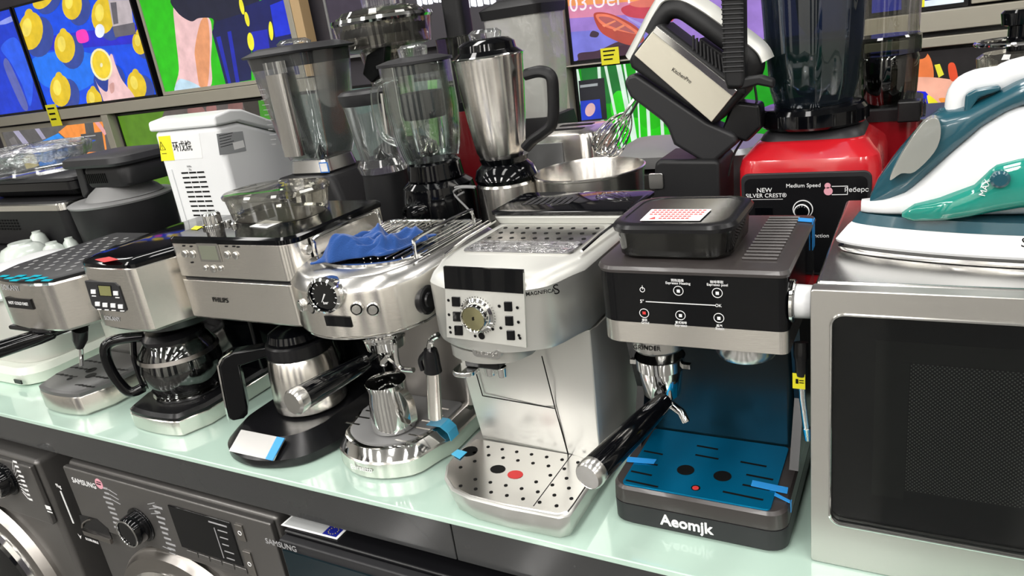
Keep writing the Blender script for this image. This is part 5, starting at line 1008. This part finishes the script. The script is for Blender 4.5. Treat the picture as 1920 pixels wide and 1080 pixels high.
# 7 glass blender
YC = 1.24; x7, pr = lpx(YC, [(717, 856, 118), (720, 858, 150), (722, 860, 200), (730, 860, 250), (742, 859, 282), (752, 858, 298)])
o = thing('jug_blender', 'glass jug blender with dark inner filter and glossy black base with round knob', 'blender', (x7, YC, RZ))
b = B(); b.lathe(x7, YC, pr + [(r - .004, z) for r, z in pr[::-1]], 56, caps=False); part('jug', b, GLASS, o, label='clear glass jug')
zt7, zb7 = pr[-1][1], pr[0][1]; RJ = pr[-1][0]
part('lid', B().lathe(x7, YC, [(RJ - .008, zt7 - .018), (RJ - .006, zt7 + .0002), (RJ + .004, zt7 + .001), (RJ + .004, zt7 + .006), (RJ - .02, zt7 + .012), (.03, zt7 + .014)], 48), GREYD, o)
part('lid_cap', B().lathe(x7, YC, [(.028, zt7 + .0142), (.030, zt7 + .03), (.02, zt7 + .036), (.001, zt7 + .037)], 32), PLAS, o, label='clear lid cap')
b = B(); za, zb_ = at(790, 172, Y=YC).z, at(795, 220, Y=YC).z; b.lathe(x7 + .004, YC, [(.043, zb_), (.047, zb_ + .012), (.044, za)], 40); part('filter_band', b, BLKM, o, label='dark inner filter band')
b = B(); b.lathe(x7 + .004, YC, [(.030, zb7 + .02), (.034, zb_ - .001), (.043, zb_ - .0003)], 40, caps=False); part('filter', b, SMOKEL, o)
b = B()
for k in range(4): a_ = k * PI / 2 + .5; b.tube([(x7, YC, zb7 + .008), (x7 + .014 * math.cos(a_), YC + .014 * math.sin(a_), zb7 + .012), (x7 + .021 * math.cos(a_), YC + .021 * math.sin(a_), zb7 + .022)], [.004, .003, .001], 6)
part('blade', b, CHROME, o)
W = lambda x, y: at(x, y, Y=YC - .03)
b = B(); b.tube(spl([W(742, 150), W(722, 152), W(703, 168), W(706, 210), W(720, 255), W(745, 268)], 5, False), .0085, 12); part('handle', b, GLASS, o, label='glass handle')
b = B(); b.tube([W(716, 175), W(726, 250)], .0045, 8); part('handle_strip', b, SATIN, o)
part('jug_collar', B().lathe(x7 + .006, YC, [(.056, zb7 - .040), (.058, zb7 - .036), (.054, zb7 - .006), (.048, zb7 - .0004)], 44), GLOSS, o, label='black collar')
part('motor_base', B().lathe(x7 + .006, YC, [(.074, RZ), (.078, RZ + .008), (.078, zb7 - .075), (.073, zb7 - .050), (.060, zb7 - .0403)], 48), GLOSS, o, label='glossy black motor base')
q = at(775, 405, Y=YC - .10); b = B(); b.rev((q.x, YC - .070, q.z), (-.35, -1, 0), [(.024, 0), (.024, .025), (.020, .036), (.014, .036), (.012, .032), (.001, .032)], 32); part('speed_knob', b, GLOSS, o, label='round black knob')
# cable and bag next to it
b = B(); P = [at(x, y, Y=1.20) for x, y in ((900, 425), (880, 395), (858, 372), (850, 360), (865, 352), (890, 352))]; b.tube(spl(P, 5, False), .0022, 8); P = [at(x, y, Y=1.205) for x, y in ((892, 350), (860, 350), (822, 362), (820, 375), (840, 376), (870, 360))]; b.tube(spl(P, 5, False), .0022, 8)
solo('power_cable', 'thin grey looped power cable between glass blender and steel blender', 'cable', b, GREY)
b = B(); rn = random.Random(8); c = at(869, 432, Y=1.2); secs = []
for r, z in ((.014, RZ), (.023, RZ + .02), (.024, RZ + .05), (.018, RZ + .08), (.008, RZ + .105)): secs.append([(c.x + (r + rn.uniform(-.006, .006)) * math.cos(2 * PI * k / 18), 1.215 + (r + rn.uniform(-.006, .006)) * .5 * math.sin(2 * PI * k / 18), z + (rn.uniform(-.004, .004) if z > RZ else 0)) for k in range(18)])
b.loft(secs); solo('plastic_bag', 'small crumpled clear plastic bag left of the steel blender base', 'bag', b, WRAP)
# red kettle behind
YC = 1.55; x_, pr = lpx(YC, [(850, 905, 205), (848, 908, 250), (850, 912, 330)]); o = thing('kettle', 'dark red appliance body glimpsed between glass blender and steel blender', 'kettle', (x_, YC, RZ))
part('body', B().lathe(x_, YC, [(.05, RZ), (.055, RZ + .01), (.05, .38), (.042, at(880, 205, Y=YC).z)], 36), mat('dark_red', (.16, .004, .008), .3, coat=.3), o); part('lid', B().lathe(x_, YC, [(.038, at(880, 205, Y=YC).z + .0003), (.02, at(880, 190, Y=YC).z), (.001, at(880, 188, Y=YC).z)], 28), GLOSS, o)
# 8 stainless blender
YC = 1.27; x8, pr = lpx(YC, [(853, 990, 106), (856, 990, 112), (862, 988, 160), (872, 985, 220), (886, 980, 280), (892, 975, 292)])
o = thing('jug_blender', 'stainless steel jug blender with thick black handle and steel base', 'blender', (x8, YC, RZ))
b = B(); secs = []
for r, z in pr: secs.append([(x8 + (r - .0022 * (math.cos(6 * a_) ** 8) * (r > .04)) * math.cos(a_), YC + r * math.sin(a_), z) for a_ in [2 * PI * k / 72 for k in range(72)]])
b.loft(secs); part('jug', b, STEEL, o, label='brushed steel jug', ang=50)
zt8, zb8 = pr[-1][1], pr[0][1]; RJ = pr[-1][0]
part('jug_rim', B().lathe(x8, YC, [(RJ, zt8), (RJ + .0025, zt8 + .002), (RJ, zt8 + .004)], 56), CHROME, o)
part('lid', B().lathe(x8, YC, [(RJ - .002, zt8 + .0042), (RJ - .012, zt8 + .012), (RJ - .014, zt8 + .024), (RJ - .026, zt8 + .032), (.030, zt8 + .034)], 48), GLOSS, o, label='glossy black lid')
part('lid_cap', B().lathe(x8, YC, [(.030, zt8 + .0342), (.032, zt8 + .044), (.024, zt8 + .05), (.001, zt8 + .051)], 28), PLAS, o)
W = lambda x, y: at(x, y, Y=YC - .01)
b = B(); P = spl([W(985, 140), W(1012, 134), W(1032, 142), W(1037, 170), W(1036, 228), W(1020, 248), W(1000, 262), W(985, 278)], 6, False); b.tube(P, .0115, 12, sy=.8); part('handle', b, BLKM, o, label='thick black handle')
part('collar', B().lathe(x8 + .004, YC, [(.060, zb8 - .048), (.064, zb8 - .040), (.058, zb8 - .022), (.046, zb8 - .012), (.050, zb8 - .0003)], 48), GLOSS, o, label='black collar')
part('motor_base', B().lathe(x8 + .004, YC, [(.064, RZ), (.064, RZ + .01), (.0625, zb8 - .054), (.058, zb8 - .0483)], 52), STEEL, o, label='brushed steel base')
# 9 boxy blender in plastic
YC = 1.78; x9 = at(992, 110, Y=YC).x; zt9, zb9 = at(990, 28, Y=YC).z, at(1000, 215, Y=YC).z
o = thing('jug_blender', 'boxy blender jug in cloudy plastic bag with black lid behind the steel blender', 'blender', (x9, YC, RZ))
b = B(); b.loft([sq(x9, YC, r, z, .2) for r, z in ((.066, zb9), (.072, zb9 + .05), (.080, zt9))]); part('jug', b, clear('cloudy_bag', (.75, .76, .75), .08, .5, rough=.15, body=.5, bcol=(.75, .75, .70), bump=.8, bscale=22), o, label='jug in cloudy plastic')
part('lid', B().loft([sq(x9, YC, .084, zt9 + .0003, .2), sq(x9, YC, .087, zt9 + .022, .2), sq(x9, YC, .080, zt9 + .027, .2), sq(x9, YC, .06, zt9 + .036, .2), sq(x9, YC, .05, zt9 + .042, .2)]), BLKM, o, label='black lid')
part('motor_base', B().loft([sq(x9 + .01, YC, .09, RZ, .2), sq(x9 + .01, YC, .09, RZ + .12, .2), sq(x9 + .01, YC, .074, zb9 - .0003, .2)]), BLKM, o)
# slow juicer behind
YC = 1.75; x_ = at(862, 60, Y=YC).x; zz = at(868, 68, Y=YC).z; o = thing('slow_juicer', 'black feeding tube juicer rising behind the steel blender lid', 'juicer', (x_, YC, RZ))
part('feed_tube', B().rings(rr(x_ - .030, x_ + .030, YC - .03, YC + .03, .015), [(zz + .003, 0), (zz + .26, 0)]), BLKM, o); part('chamber', B().rings(rr(x_ - .055, x_ + .055, YC - .06, YC + .06, .03), [(zz - .09, 0), (zz, 0), (zz + .0027, .004)]), SMOKE, o); part('body', B().lathe(x_, YC, [(.07, RZ), (.075, RZ + .01), (.06, zz - .0903)], 36), BLK, o)
# 10 toaster
o = thing('toaster', 'brushed steel toaster with rounded edges behind the mixing bowl', 'toaster', (-.85, 1.55, RZ)); YT = 1.47
xa, xb = at(980, 280, Y=YT).x, at(1112, 280, Y=YT).x; zt10 = at(1050, 250, Y=YT).z
part('shell', B().rings(rr(xa, xb, YT, YT + .17, .03), [(RZ + .012, 0), (zt10 - .02, 0), (zt10 - .006, .006), (zt10, .018)]), STEEL, o); part('foot_plate', B().rings(rr(xa + .006, xb - .006, YT + .006, YT + .164, .03), [(RZ, .003), (RZ + .0118, 0)]), BLK, o)
b = B(); b.box(xa + .05, xb - .04, YT + .04, YT + .06, zt10 + .0001, zt10 + .0012); b.box(xa + .05, xb - .04, YT + .10, YT + .12, zt10 + .0001, zt10 + .0012); part('bread_slots', b, DKP, o)
b = B(); b.rings(rr(xa + .004, xa + .10, YT - .004, YT - .0005, .001), [(RZ + .03, 0), (zt10 - .02, 0)]); part('end_panel', b, GREY, o, bev=.001)
# 11 contact grill right
o = thing('contact_grill', 'silver contact grill with flat grey lid right of the whisks', 'grill', (-.56, 1.58, RZ)); YT = 1.50
xa, xb = at(1130, 300, Y=YT).x, at(1262, 300, Y=YT).x; zt11 = at(1190, 291, Y=YT).z
part('base', B().rings(rr(xa, xb, YT, YT + .24, .02), [(RZ, .004), (RZ + .006, 0), (zt11 - .045, 0), (zt11 - .042, .003)]), SATIN, o)
part('gap', B().rings(rr(xa + .01, xb - .01, YT + .01, YT + .23, .02), [(zt11 - .0418, 0), (zt11 - .0302, 0)]), BLK, o)
part('lid', B().rings(rr(xa - .004, xb, YT - .006, YT + .24, .02), [(zt11 - .03, 0), (zt11 - .006, 0), (zt11, .012), (zt11 + .008, .05)]), GREY, o, label='flat grey lid')
# 12 bowl and stand mixer
YC = 1.315; c = at(1104, 317, Y=YC); RB = .107; zr = at(1104, 317, Y=YC).z
o = thing('mixing_bowl', 'wide brushed steel mixing bowl in front of the whisks', 'bowl', (c.x, YC, RZ))
b = B(); b.lathe(c.x, YC, [(.05, RZ), (.075, RZ + .006), (.093, RZ + .03), (.102, RZ + .07), (RB, zr - .004), (RB + .003, zr - .002), (RB + .003, zr + .001), (RB, zr + .002), (RB - .002, zr - .003), (.100, RZ + .07), (.091, RZ + .032), (.07, RZ + .010), (.001, RZ + .010)], 64, caps=False); part('bowl_wall', b, STEEL, o, ang=45)
YM = 1.235; MD = .075
o = thing('stand_mixer', 'black stand mixer with tilted cream steel hand mixer and wire whisks', 'mixer', (-.36, 1.28, RZ))
slab([(1176, 112), (1188, 96), (1246, 18), (1262, 4), (1285, 2), (1300, 12), (1428, 100), (1434, 118), (1424, 136), (1345, 226), (1335, 232), (1320, 226), (1196, 138), (1178, 124)], YM, MD, 'housing', BLKM, o, bev=.010, seg=4) if 0 else None
slab([(1178, 116), (1182, 104), (1228, 46), (1240, 46), (1400, 168), (1396, 178), (1345, 232), (1334, 233), (1182, 128)], YM, MD, 'housing', BLKM, o, bev=.012, seg=4)
slab([(1189, 103), (1231, 49), (1382, 170), (1334, 229)], YM - .004, .0035, 'side_plate', mat('cream_steel', (.80, .76, .64), .30, .7), o, bev=.001, label='cream steel side plate')
slab([(1223, 60), (1231, 49), (1382, 170), (1373, 181)], YM - .0065, .0022, 'bright_trim', CHROME, o, bev=.0008)
q = at(1278, 142, Y=YM - .0045); b = B(); b.text('KitchenPro', .0085, (q.x, YM - .0046, q.z), (.78, 0, -.62), (.62, 0, .78)); part('lettering', b, DKP, o)
b = B(); P = [at(x, y, Y=YM + MD / 2) for x, y in ((1222, 62), (1238, 34), (1256, 16), (1280, 14), (1310, 32), (1360, 68), (1400, 98), (1412, 120), (1400, 150))]; b.tube(spl(P, 6, False), .0165, 14, sy=1.25); part('handle', b, BLKM, o, label='black grip handle')
b = B(); P = [at(x, y, Y=YM + MD / 2 - .004) for x, y in ((1178, 108), (1200, 66), (1224, 20), (1244, -6), (1276, -10), (1314, 6), (1366, 42), (1424, 86), (1440, 112))]; b.tube(spl(P, 6, False), .0042, 10, sy=3.0); part('handle_trim', b, SILVERL, o, label='silver trim along the handle')
b = B()
for k in range(12):
    t = k / 11; a_, c_ = at(1300 + 74 * t, 66 + 56 * t, Y=YM + .004), at(1300 + 80 * t, 94 + 60 * t, Y=YM + .004); b.tube([a_, c_], .0022, 5)
part('cooling_fins', b, GREYD, o)
b = B(); P = px([(1312, 72), (1392, 128), (1396, 165), (1306, 98)], YM + .008); b.ext(P, (0, MD - .02, 0)); part('motor_block', b, BLKM, o)
slab([(1168, 156), (1176, 142), (1192, 138), (1325, 228), (1378, 252), (1384, 268), (1340, 305), (1316, 304), (1262, 272), (1250, 240), (1240, 228), (1180, 182)], YM + .012, MD - .024, 'stand_arm', GREYD, o, bev=.010, seg=4, label='dark stand arm')
slab([(1226, 306), (1236, 300), (1345, 300), (1350, 310), (1352, 470), (1222, 470)], YM + .0, .11, 'stand_base', BLKM, o, bev=.008, seg=3, label='black stand base')
b = B(); q = at(1231, 338, Y=YM); P = rr(q.x - .013, q.x + .013, q.z - .015, q.z + .013, .004, 4); b.ext([(x, YM - .004, z) for x, z in P], (0, .0035, 0)); part('release_button', b, SATIN, o, bev=.001, label='square grey button')
slab([(1372, 190), (1424, 196), (1428, 240), (1400, 268), (1350, 252)], YM + .02, MD - .03, 'motor_rear', BLK, o, bev=.006)
def whisk(p0, p1, r, n=4):
    p0, p1 = Vector(p0), Vector(p1); d = (p1 - p0).normalized(); u = Vector((0, 1, 0)); w_ = d.cross(u); L_ = (p1 - p0).length; b = B(); b.tube([p0, p0 + d * L_ * .26], .0028, 8)
    for k in range(n):
        a_ = PI * k / n; e = u * math.cos(a_) + w_ * math.sin(a_)
        pts = [p0 + d * L_ * .24, p0 + d * L_ * .45 + e * r * .75, p0 + d * L_ * .85 + e * r, p0 + d * L_, p0 + d * L_ * .85 - e * r, p0 + d * L_ * .45 - e * r * .75, p0 + d * L_ * .24]
        b.tube(spl(pts, 5, False), .0013, 6)
    return b
for dy in (.016, .060): part('whisk', whisk(at(1186 + dy * 200, 186, Y=YM + dy), at(1112 + dy * 420, 284 + dy * 120, Y=YM + dy), .021), CHROME, o, label='wire whisk')
b = B(); b.tube(spl(px([(1415, 160), (1418, 205), (1396, 255), (1376, 290), (1366, 330)], YM + .04), 5, False), .002, 8); part('mains_lead', b, COILM, o)
# 13 grey appliance between mixer and red blender
YC = 1.53; o = thing('air_fryer', 'plain grey metal appliance between mixer stand and red blender', 'appliance', (-.40, YC, RZ)); xa, xb = at(1300, 340, Y=1.45).x, at(1420, 340, Y=1.45).x
part('body', B().rings(rr(xa, xb, 1.45, 1.64, .04), [(RZ, .006), (RZ + .008, 0), (.36, 0), (.37, .01)]), mat('satin_grey', (.32, .33, .34), .35, .8), o); part('drawer_line', B().rings(rr(xa - .0006, xb + .0006, 1.4494, 1.6406, .04), [(.262, 0), (.2645, 0)]), BLK, o)
# 14 red blender
YR = 1.235
o = thing('jug_blender', 'red blender with black dial panel and large blue-grey smoked jug', 'blender', (-.16, 1.34, RZ))
xa, xb = at(1381, 330, Y=YR).x, at(1652, 330, Y=YR).x; zr14 = at(1500, 293, Y=YR).z
part('base', B().loft([[(x, y, z) for x, y in rr(xa + i, xb - i, YR + j, YR + .22 - j, .03, 6)] for z, i, j in ((RZ, .0, 0), (RZ + .01, -.003, -.003), (zr14 - .02, 0, 0), (zr14 - .006, .004, .004), (zr14 + .014, .022, .03), (zr14 + .018, .028, .036))]), RED, o, label='glossy red base')
part('deck', B().loft([[(x, y, z) for x, y in rr(xa + i, xb - i, YR + i + .008, YR + .215 - i, .03, 6)] for z, i in ((zr14 + .0182, .028), (zr14 + .026, .032), (zr14 + .034, .045))]), GREYD, o)
zp0, zp1 = RZ + .02, at(1500, 322, Y=YR).z
b = B(); P = rr(xa + .008, xb - .012, zp0, zp1, .012, 5); b.ext([(x, YR - .0065, z) for x, z in P], (0, .006, 0)); part('panel_surround', b, GREYD, o, bev=.002)
b = B(); P = rr(xa + .014, xb - .018, zp0 + .006, zp1 - .008, .010, 5); b.ext([(x, YR - .0078, z) for x, z in P], (0, .0012, 0)); part('control_panel', b, BLK, o, label='black control panel')
b = B(); q = at(1505, 393, Y=YR - .01); b.rev((q.x, YR - .0079, q.z), (0, -1, 0), [(.0155, 0), (.0155, .001), (.014, .001), (.014, 0)], 40, caps=False)
for t_, s_, x, y in (('NEW', .0105, 1433, 357), ('SILVER CREST®', .0095, 1436, 367), ('Medium Speed', .0088, 1506, 348), ('OFF', .0055, 1406, 388), ('Function', .009, 1535, 442), ('Реберс', .0098, 1606, 356)): c = at(x, y, Y=YR - .008); b.text(t_, s_, (c.x, YR - .0082, c.z))
a_, c_ = at(1404, 374, Y=YR - .008), at(1468, 373, Y=YR - .008); b.box(a_.x, c_.x, YR - .0084, YR - .0079, a_.z - .0006, a_.z)
c = at(1574, 357, Y=YR - .008); 
for s1, s2, s3, s4 in ((-.011, .012, -.0072, -.0062), (-.011, .012, .0062, .0072), (.011, .012, -.0062, .0062)): b.box(c.x + s1, c.x + s2, YR - .0084, YR - .0079, c.z + s3, c.z + s4)
part('panel_print', b, WHT, o, label='white lettering and dial ring')
b = B(); c = at(1553, 355, Y=YR - .008); b.rev((c.x, YR - .0079, c.z - .003), (0, -1, 0), [(.0065, 0), (.0065, .0006)], 20); b.rev((c.x - .001, YR - .0079, c.z + .006), (0, -1, 0), [(.0045, 0), (.0045, .0006)], 20); part('round_logo', b, PINKP, o)
b = B(); b.rev((q.x, YR - .0079, q.z), (0, -1, 0), [(.0105, 0), (.0105, .014), (.008, .016), (.0005, .016)], 36); dk = part('speed_dial', b, GLOSS, o)
b = B(); b.rev((q.x, YR - .0079, q.z), (0, -1, 0), [(.0118, .012), (.0118, .014), (.0106, .015), (.0106, .012)], 36, caps=False); part('dial_ring', b, WHT, dk)
c = at(1432, 395, Y=YR - .008); b = B(); b.box(c.x - .014, c.x + .014, YR - .010, YR - .0079, c.z - .009, c.z + .006); part('rocker_switch', b, GLOSS, o, bev=.001)
YC = YR + .105; x14, pr = lpx(YC, [(1425, 1622, -40), (1430, 1618, 30), (1436, 1608, 110), (1444, 1600, 180), (1452, 1596, 215), (1460, 1592, 228)])
z0_ = zr14 + .0345
b = B(); b.lathe(x14, YC, [(.080, z0_), (.084, z0_ + .004), (.084, z0_ + .024), (.079, z0_ + .031), (.072, z0_ + .033)], 56); part('jug_collar', b, GLOSS, o, label='glossy black ribbed collar')
b = B()
for k in range(10): a_ = -PI * .92 + k * PI * .84 / 9; b.box(-.0018, .0018, -.001, .001, 0, .02); 
b = B()
for k in range(18): a_ = 2 * PI * k / 18; b.tube([(x14 + .0848 * math.cos(a_), YC + .0848 * math.sin(a_), z0_ + .005), (x14 + .0848 * math.cos(a_), YC + .0848 * math.sin(a_), z0_ + .023)], .0018, 6)
part('collar_ribs', b, GLOSS, o)
zt14 = pr[-1][1]; zb14 = z0_ + .0335
JP = [(.062, zb14), (.070, zb14 + .03), (.076, zb14 + .10), (.082, zt14), (.084, zt14 + .05)]
def octo(r, z, tw=.2): return [(x14 + r * (1 - .045 * math.cos(5 * a_) ** 2) * math.cos(a_ + tw), YC + r * (1 - .045 * math.cos(5 * a_) ** 2) * math.sin(a_ + tw), z) for a_ in [2 * PI * k / 80 for k in range(80)]]
b = B(); b.loft([octo(r, z) for r, z in JP] + [octo(r - .003, z) for r, z in JP[::-1]], caps=False); part('jug', b, SMOKEB, o, label='large smoked jug', ang=60)
b = B(); b.loft([octo(.058, zb14 + .002), octo(.060, zb14 + .004)]); part('jug_floor', b, DKP, o)
b = B()
for k in range(4): a_ = k * PI / 2 + .3; b.tube([(x14, YC, zb14 + .015), (x14 + .02 * math.cos(a_), YC + .02 * math.sin(a_), zb14 + .018), (x14 + .03 * math.cos(a_), YC + .03 * math.sin(a_), zb14 + .030)], [.006, .004, .001], 6)
part('blade', b, CHROME, o)
b = B(); b.tube([(x14 - .012, YC, zt14 + .05), (x14 - .006, YC, zb14 + .13), (x14 - .004, YC, zb14 + .11)], [.022, .016, .006], 20); part('tamper', b, mat('tamper_black', (.012, .016, .022), .35), o)
yh = 1.175
slab([(1350, -30), (1394, -30), (1396, 148), (1392, 166), (1362, 166), (1357, 150)], yh, .030, 'handle', BLKM, o, bev=.006, seg=3, label='ribbed black handle')
b = B()
for k in range(16): a_, c_ = at(1352 + k * .25, 0 + k * 9, Y=yh - .001), at(1394, -2 + k * 9, Y=yh - .001); b.tube([a_, c_], .0012, 5)
part('handle_ribs', b, GREYD, o)
slab([(1360, 152), (1392, 146), (1425, 142), (1450, 150), (1450, 166), (1420, 160), (1392, 168), (1362, 168)], yh + .004, .022, 'handle_bridge', BLKM, o, bev=.004)
# 15 red slow juicer
YC = 1.56; x15, _ = lpx(YC, [(1620, 1700, 240)])
o = thing('slow_juicer', 'red slow juicer with stacked smoked drums behind the red blender', 'juicer', (x15, YC, RZ)); zj = at(1665, 205, Y=YC).z; zk = at(1665, 100, Y=YC).z; zl_ = at(1665, 60, Y=YC).z
part('body', B().rings(rr(x15 - .075, x15 + .055, YC - .06, YC + .14, .03), [(RZ, .004), (RZ + .01, 0), (zj - .012, 0)]), mat('deep_red', (.30, .006, .012), .22, coat=.5), o, label='deep red body')
part('deck', B().rings(rr(x15 - .10, x15 + .06, YC - .065, YC + .14, .03), [(zj - .0118, 0), (zj + .008, 0), (zj + .011, .004)]), BLKM, o)
part('drum', B().lathe(x15 - .006, YC, [(.052, zj + .0113), (.056, zj + .03), (.058, zk - .01), (.055, zk - .0003)], 44, caps=False), SMOKE, o, label='smoked drum')
part('drum_core', B().lathe(x15 - .006, YC, [(.034, zj + .0115), (.038, zk - .005), (.03, zk)], 24), BLK, o)
part('locking_ring', B().lathe(x15 - .006, YC, [(.060, zk + .0), (.061, zk + .028), (.057, zk + .032)], 44, caps=True), SMOKE, o)
part('feed_hopper', B().lathe(x15 - .004, YC, [(.054, zk + .0325), (.055, zl_ + .03), (.060, zl_ + .14)], 44, caps=False), SMOKEL, o, label='clear feed hopper')
b = B(); q = at(1720, 197, Y=YC - .04); b.box(x15 + .022, x15 + .058, YC - .10, YC - .0655, q.z - .02, q.z + .016); part('spout_block', b, BLK, o, bev=.003); b = B(); b.box(x15 + .0585, q.x + .014, YC - .10, YC - .06, q.z - .012, q.z + .014); part('juice_spout', b, SMOKE, o, bev=.003)
# 16 chrome toaster/rack
o = thing('chrome_oven', 'stacked chrome edged oven glimpsed left of the iron tip', 'oven', (.0, 1.6, RZ)); YT = 1.70; xa = at(1704, 250, Y=YT).x
zz = [at(1725, y, Y=YT).z for y in (222, 246, 268, 292)]
part('body', B().box(xa, xa + .26, YT + .004, YT + .22, RZ, zz[0] - .004), BLK, o)
for i, z in enumerate(zz): part('chrome_bar', B().box(xa - .001, xa + .262, YT - .006, YT + .0037, z - .012, z), CHROME, o, bev=.003)
# 17 clear kettle at right
YC = 1.30; o = thing('glass_kettle', 'clear glass pot with black collar and wire ring at the right edge', 'kettle', (.085, YC, RZ)); xk = at(1908, 100, Y=YC).x; za_, zb_, zc_, zd_ = [at(1900, y, Y=YC).z for y in (104, 134, 190, 40)]
part('body', B().lathe(xk, YC, [(.05, RZ), (.056, RZ + .01), (.058, zc_), (.056, zb_ - .002), (.054, zb_ - .002), (.055, zc_), (.052, RZ + .014)], 44, caps=False), SMOKEL, o, label='clear lower pot')
part('collar', B().lathe(xk, YC, [(.057, zb_ - .0015), (.058, zb_ + .004), (.055, zb_ + .006)], 44), BLK, o, label='black collar')
part('upper_glass', B().lathe(xk, YC, [(.048, zb_ + .0063), (.050, za_), (.042, za_ + .006), (.002, za_ + .007)], 44), SMOKEL, o)
b = B(); zr_ = at(1870, 80, Y=YC).z; b.tube([(xk + .052 * math.cos(2 * PI * k / 40), YC + .052 * math.sin(2 * PI * k / 40), zr_) for k in range(40)], .003, 8, loop=True); part('wire_ring', b, CHROME, o, label='wire ring')
part('plunger', B().lathe(xk, YC, [(.014, za_ + .0072), (.014, zd_ - .006), (.022, zd_ - .004), (.024, zd_ + .012), (.02, zd_ + .016), (.001, zd_ + .017)], 28), GLOSS, o)
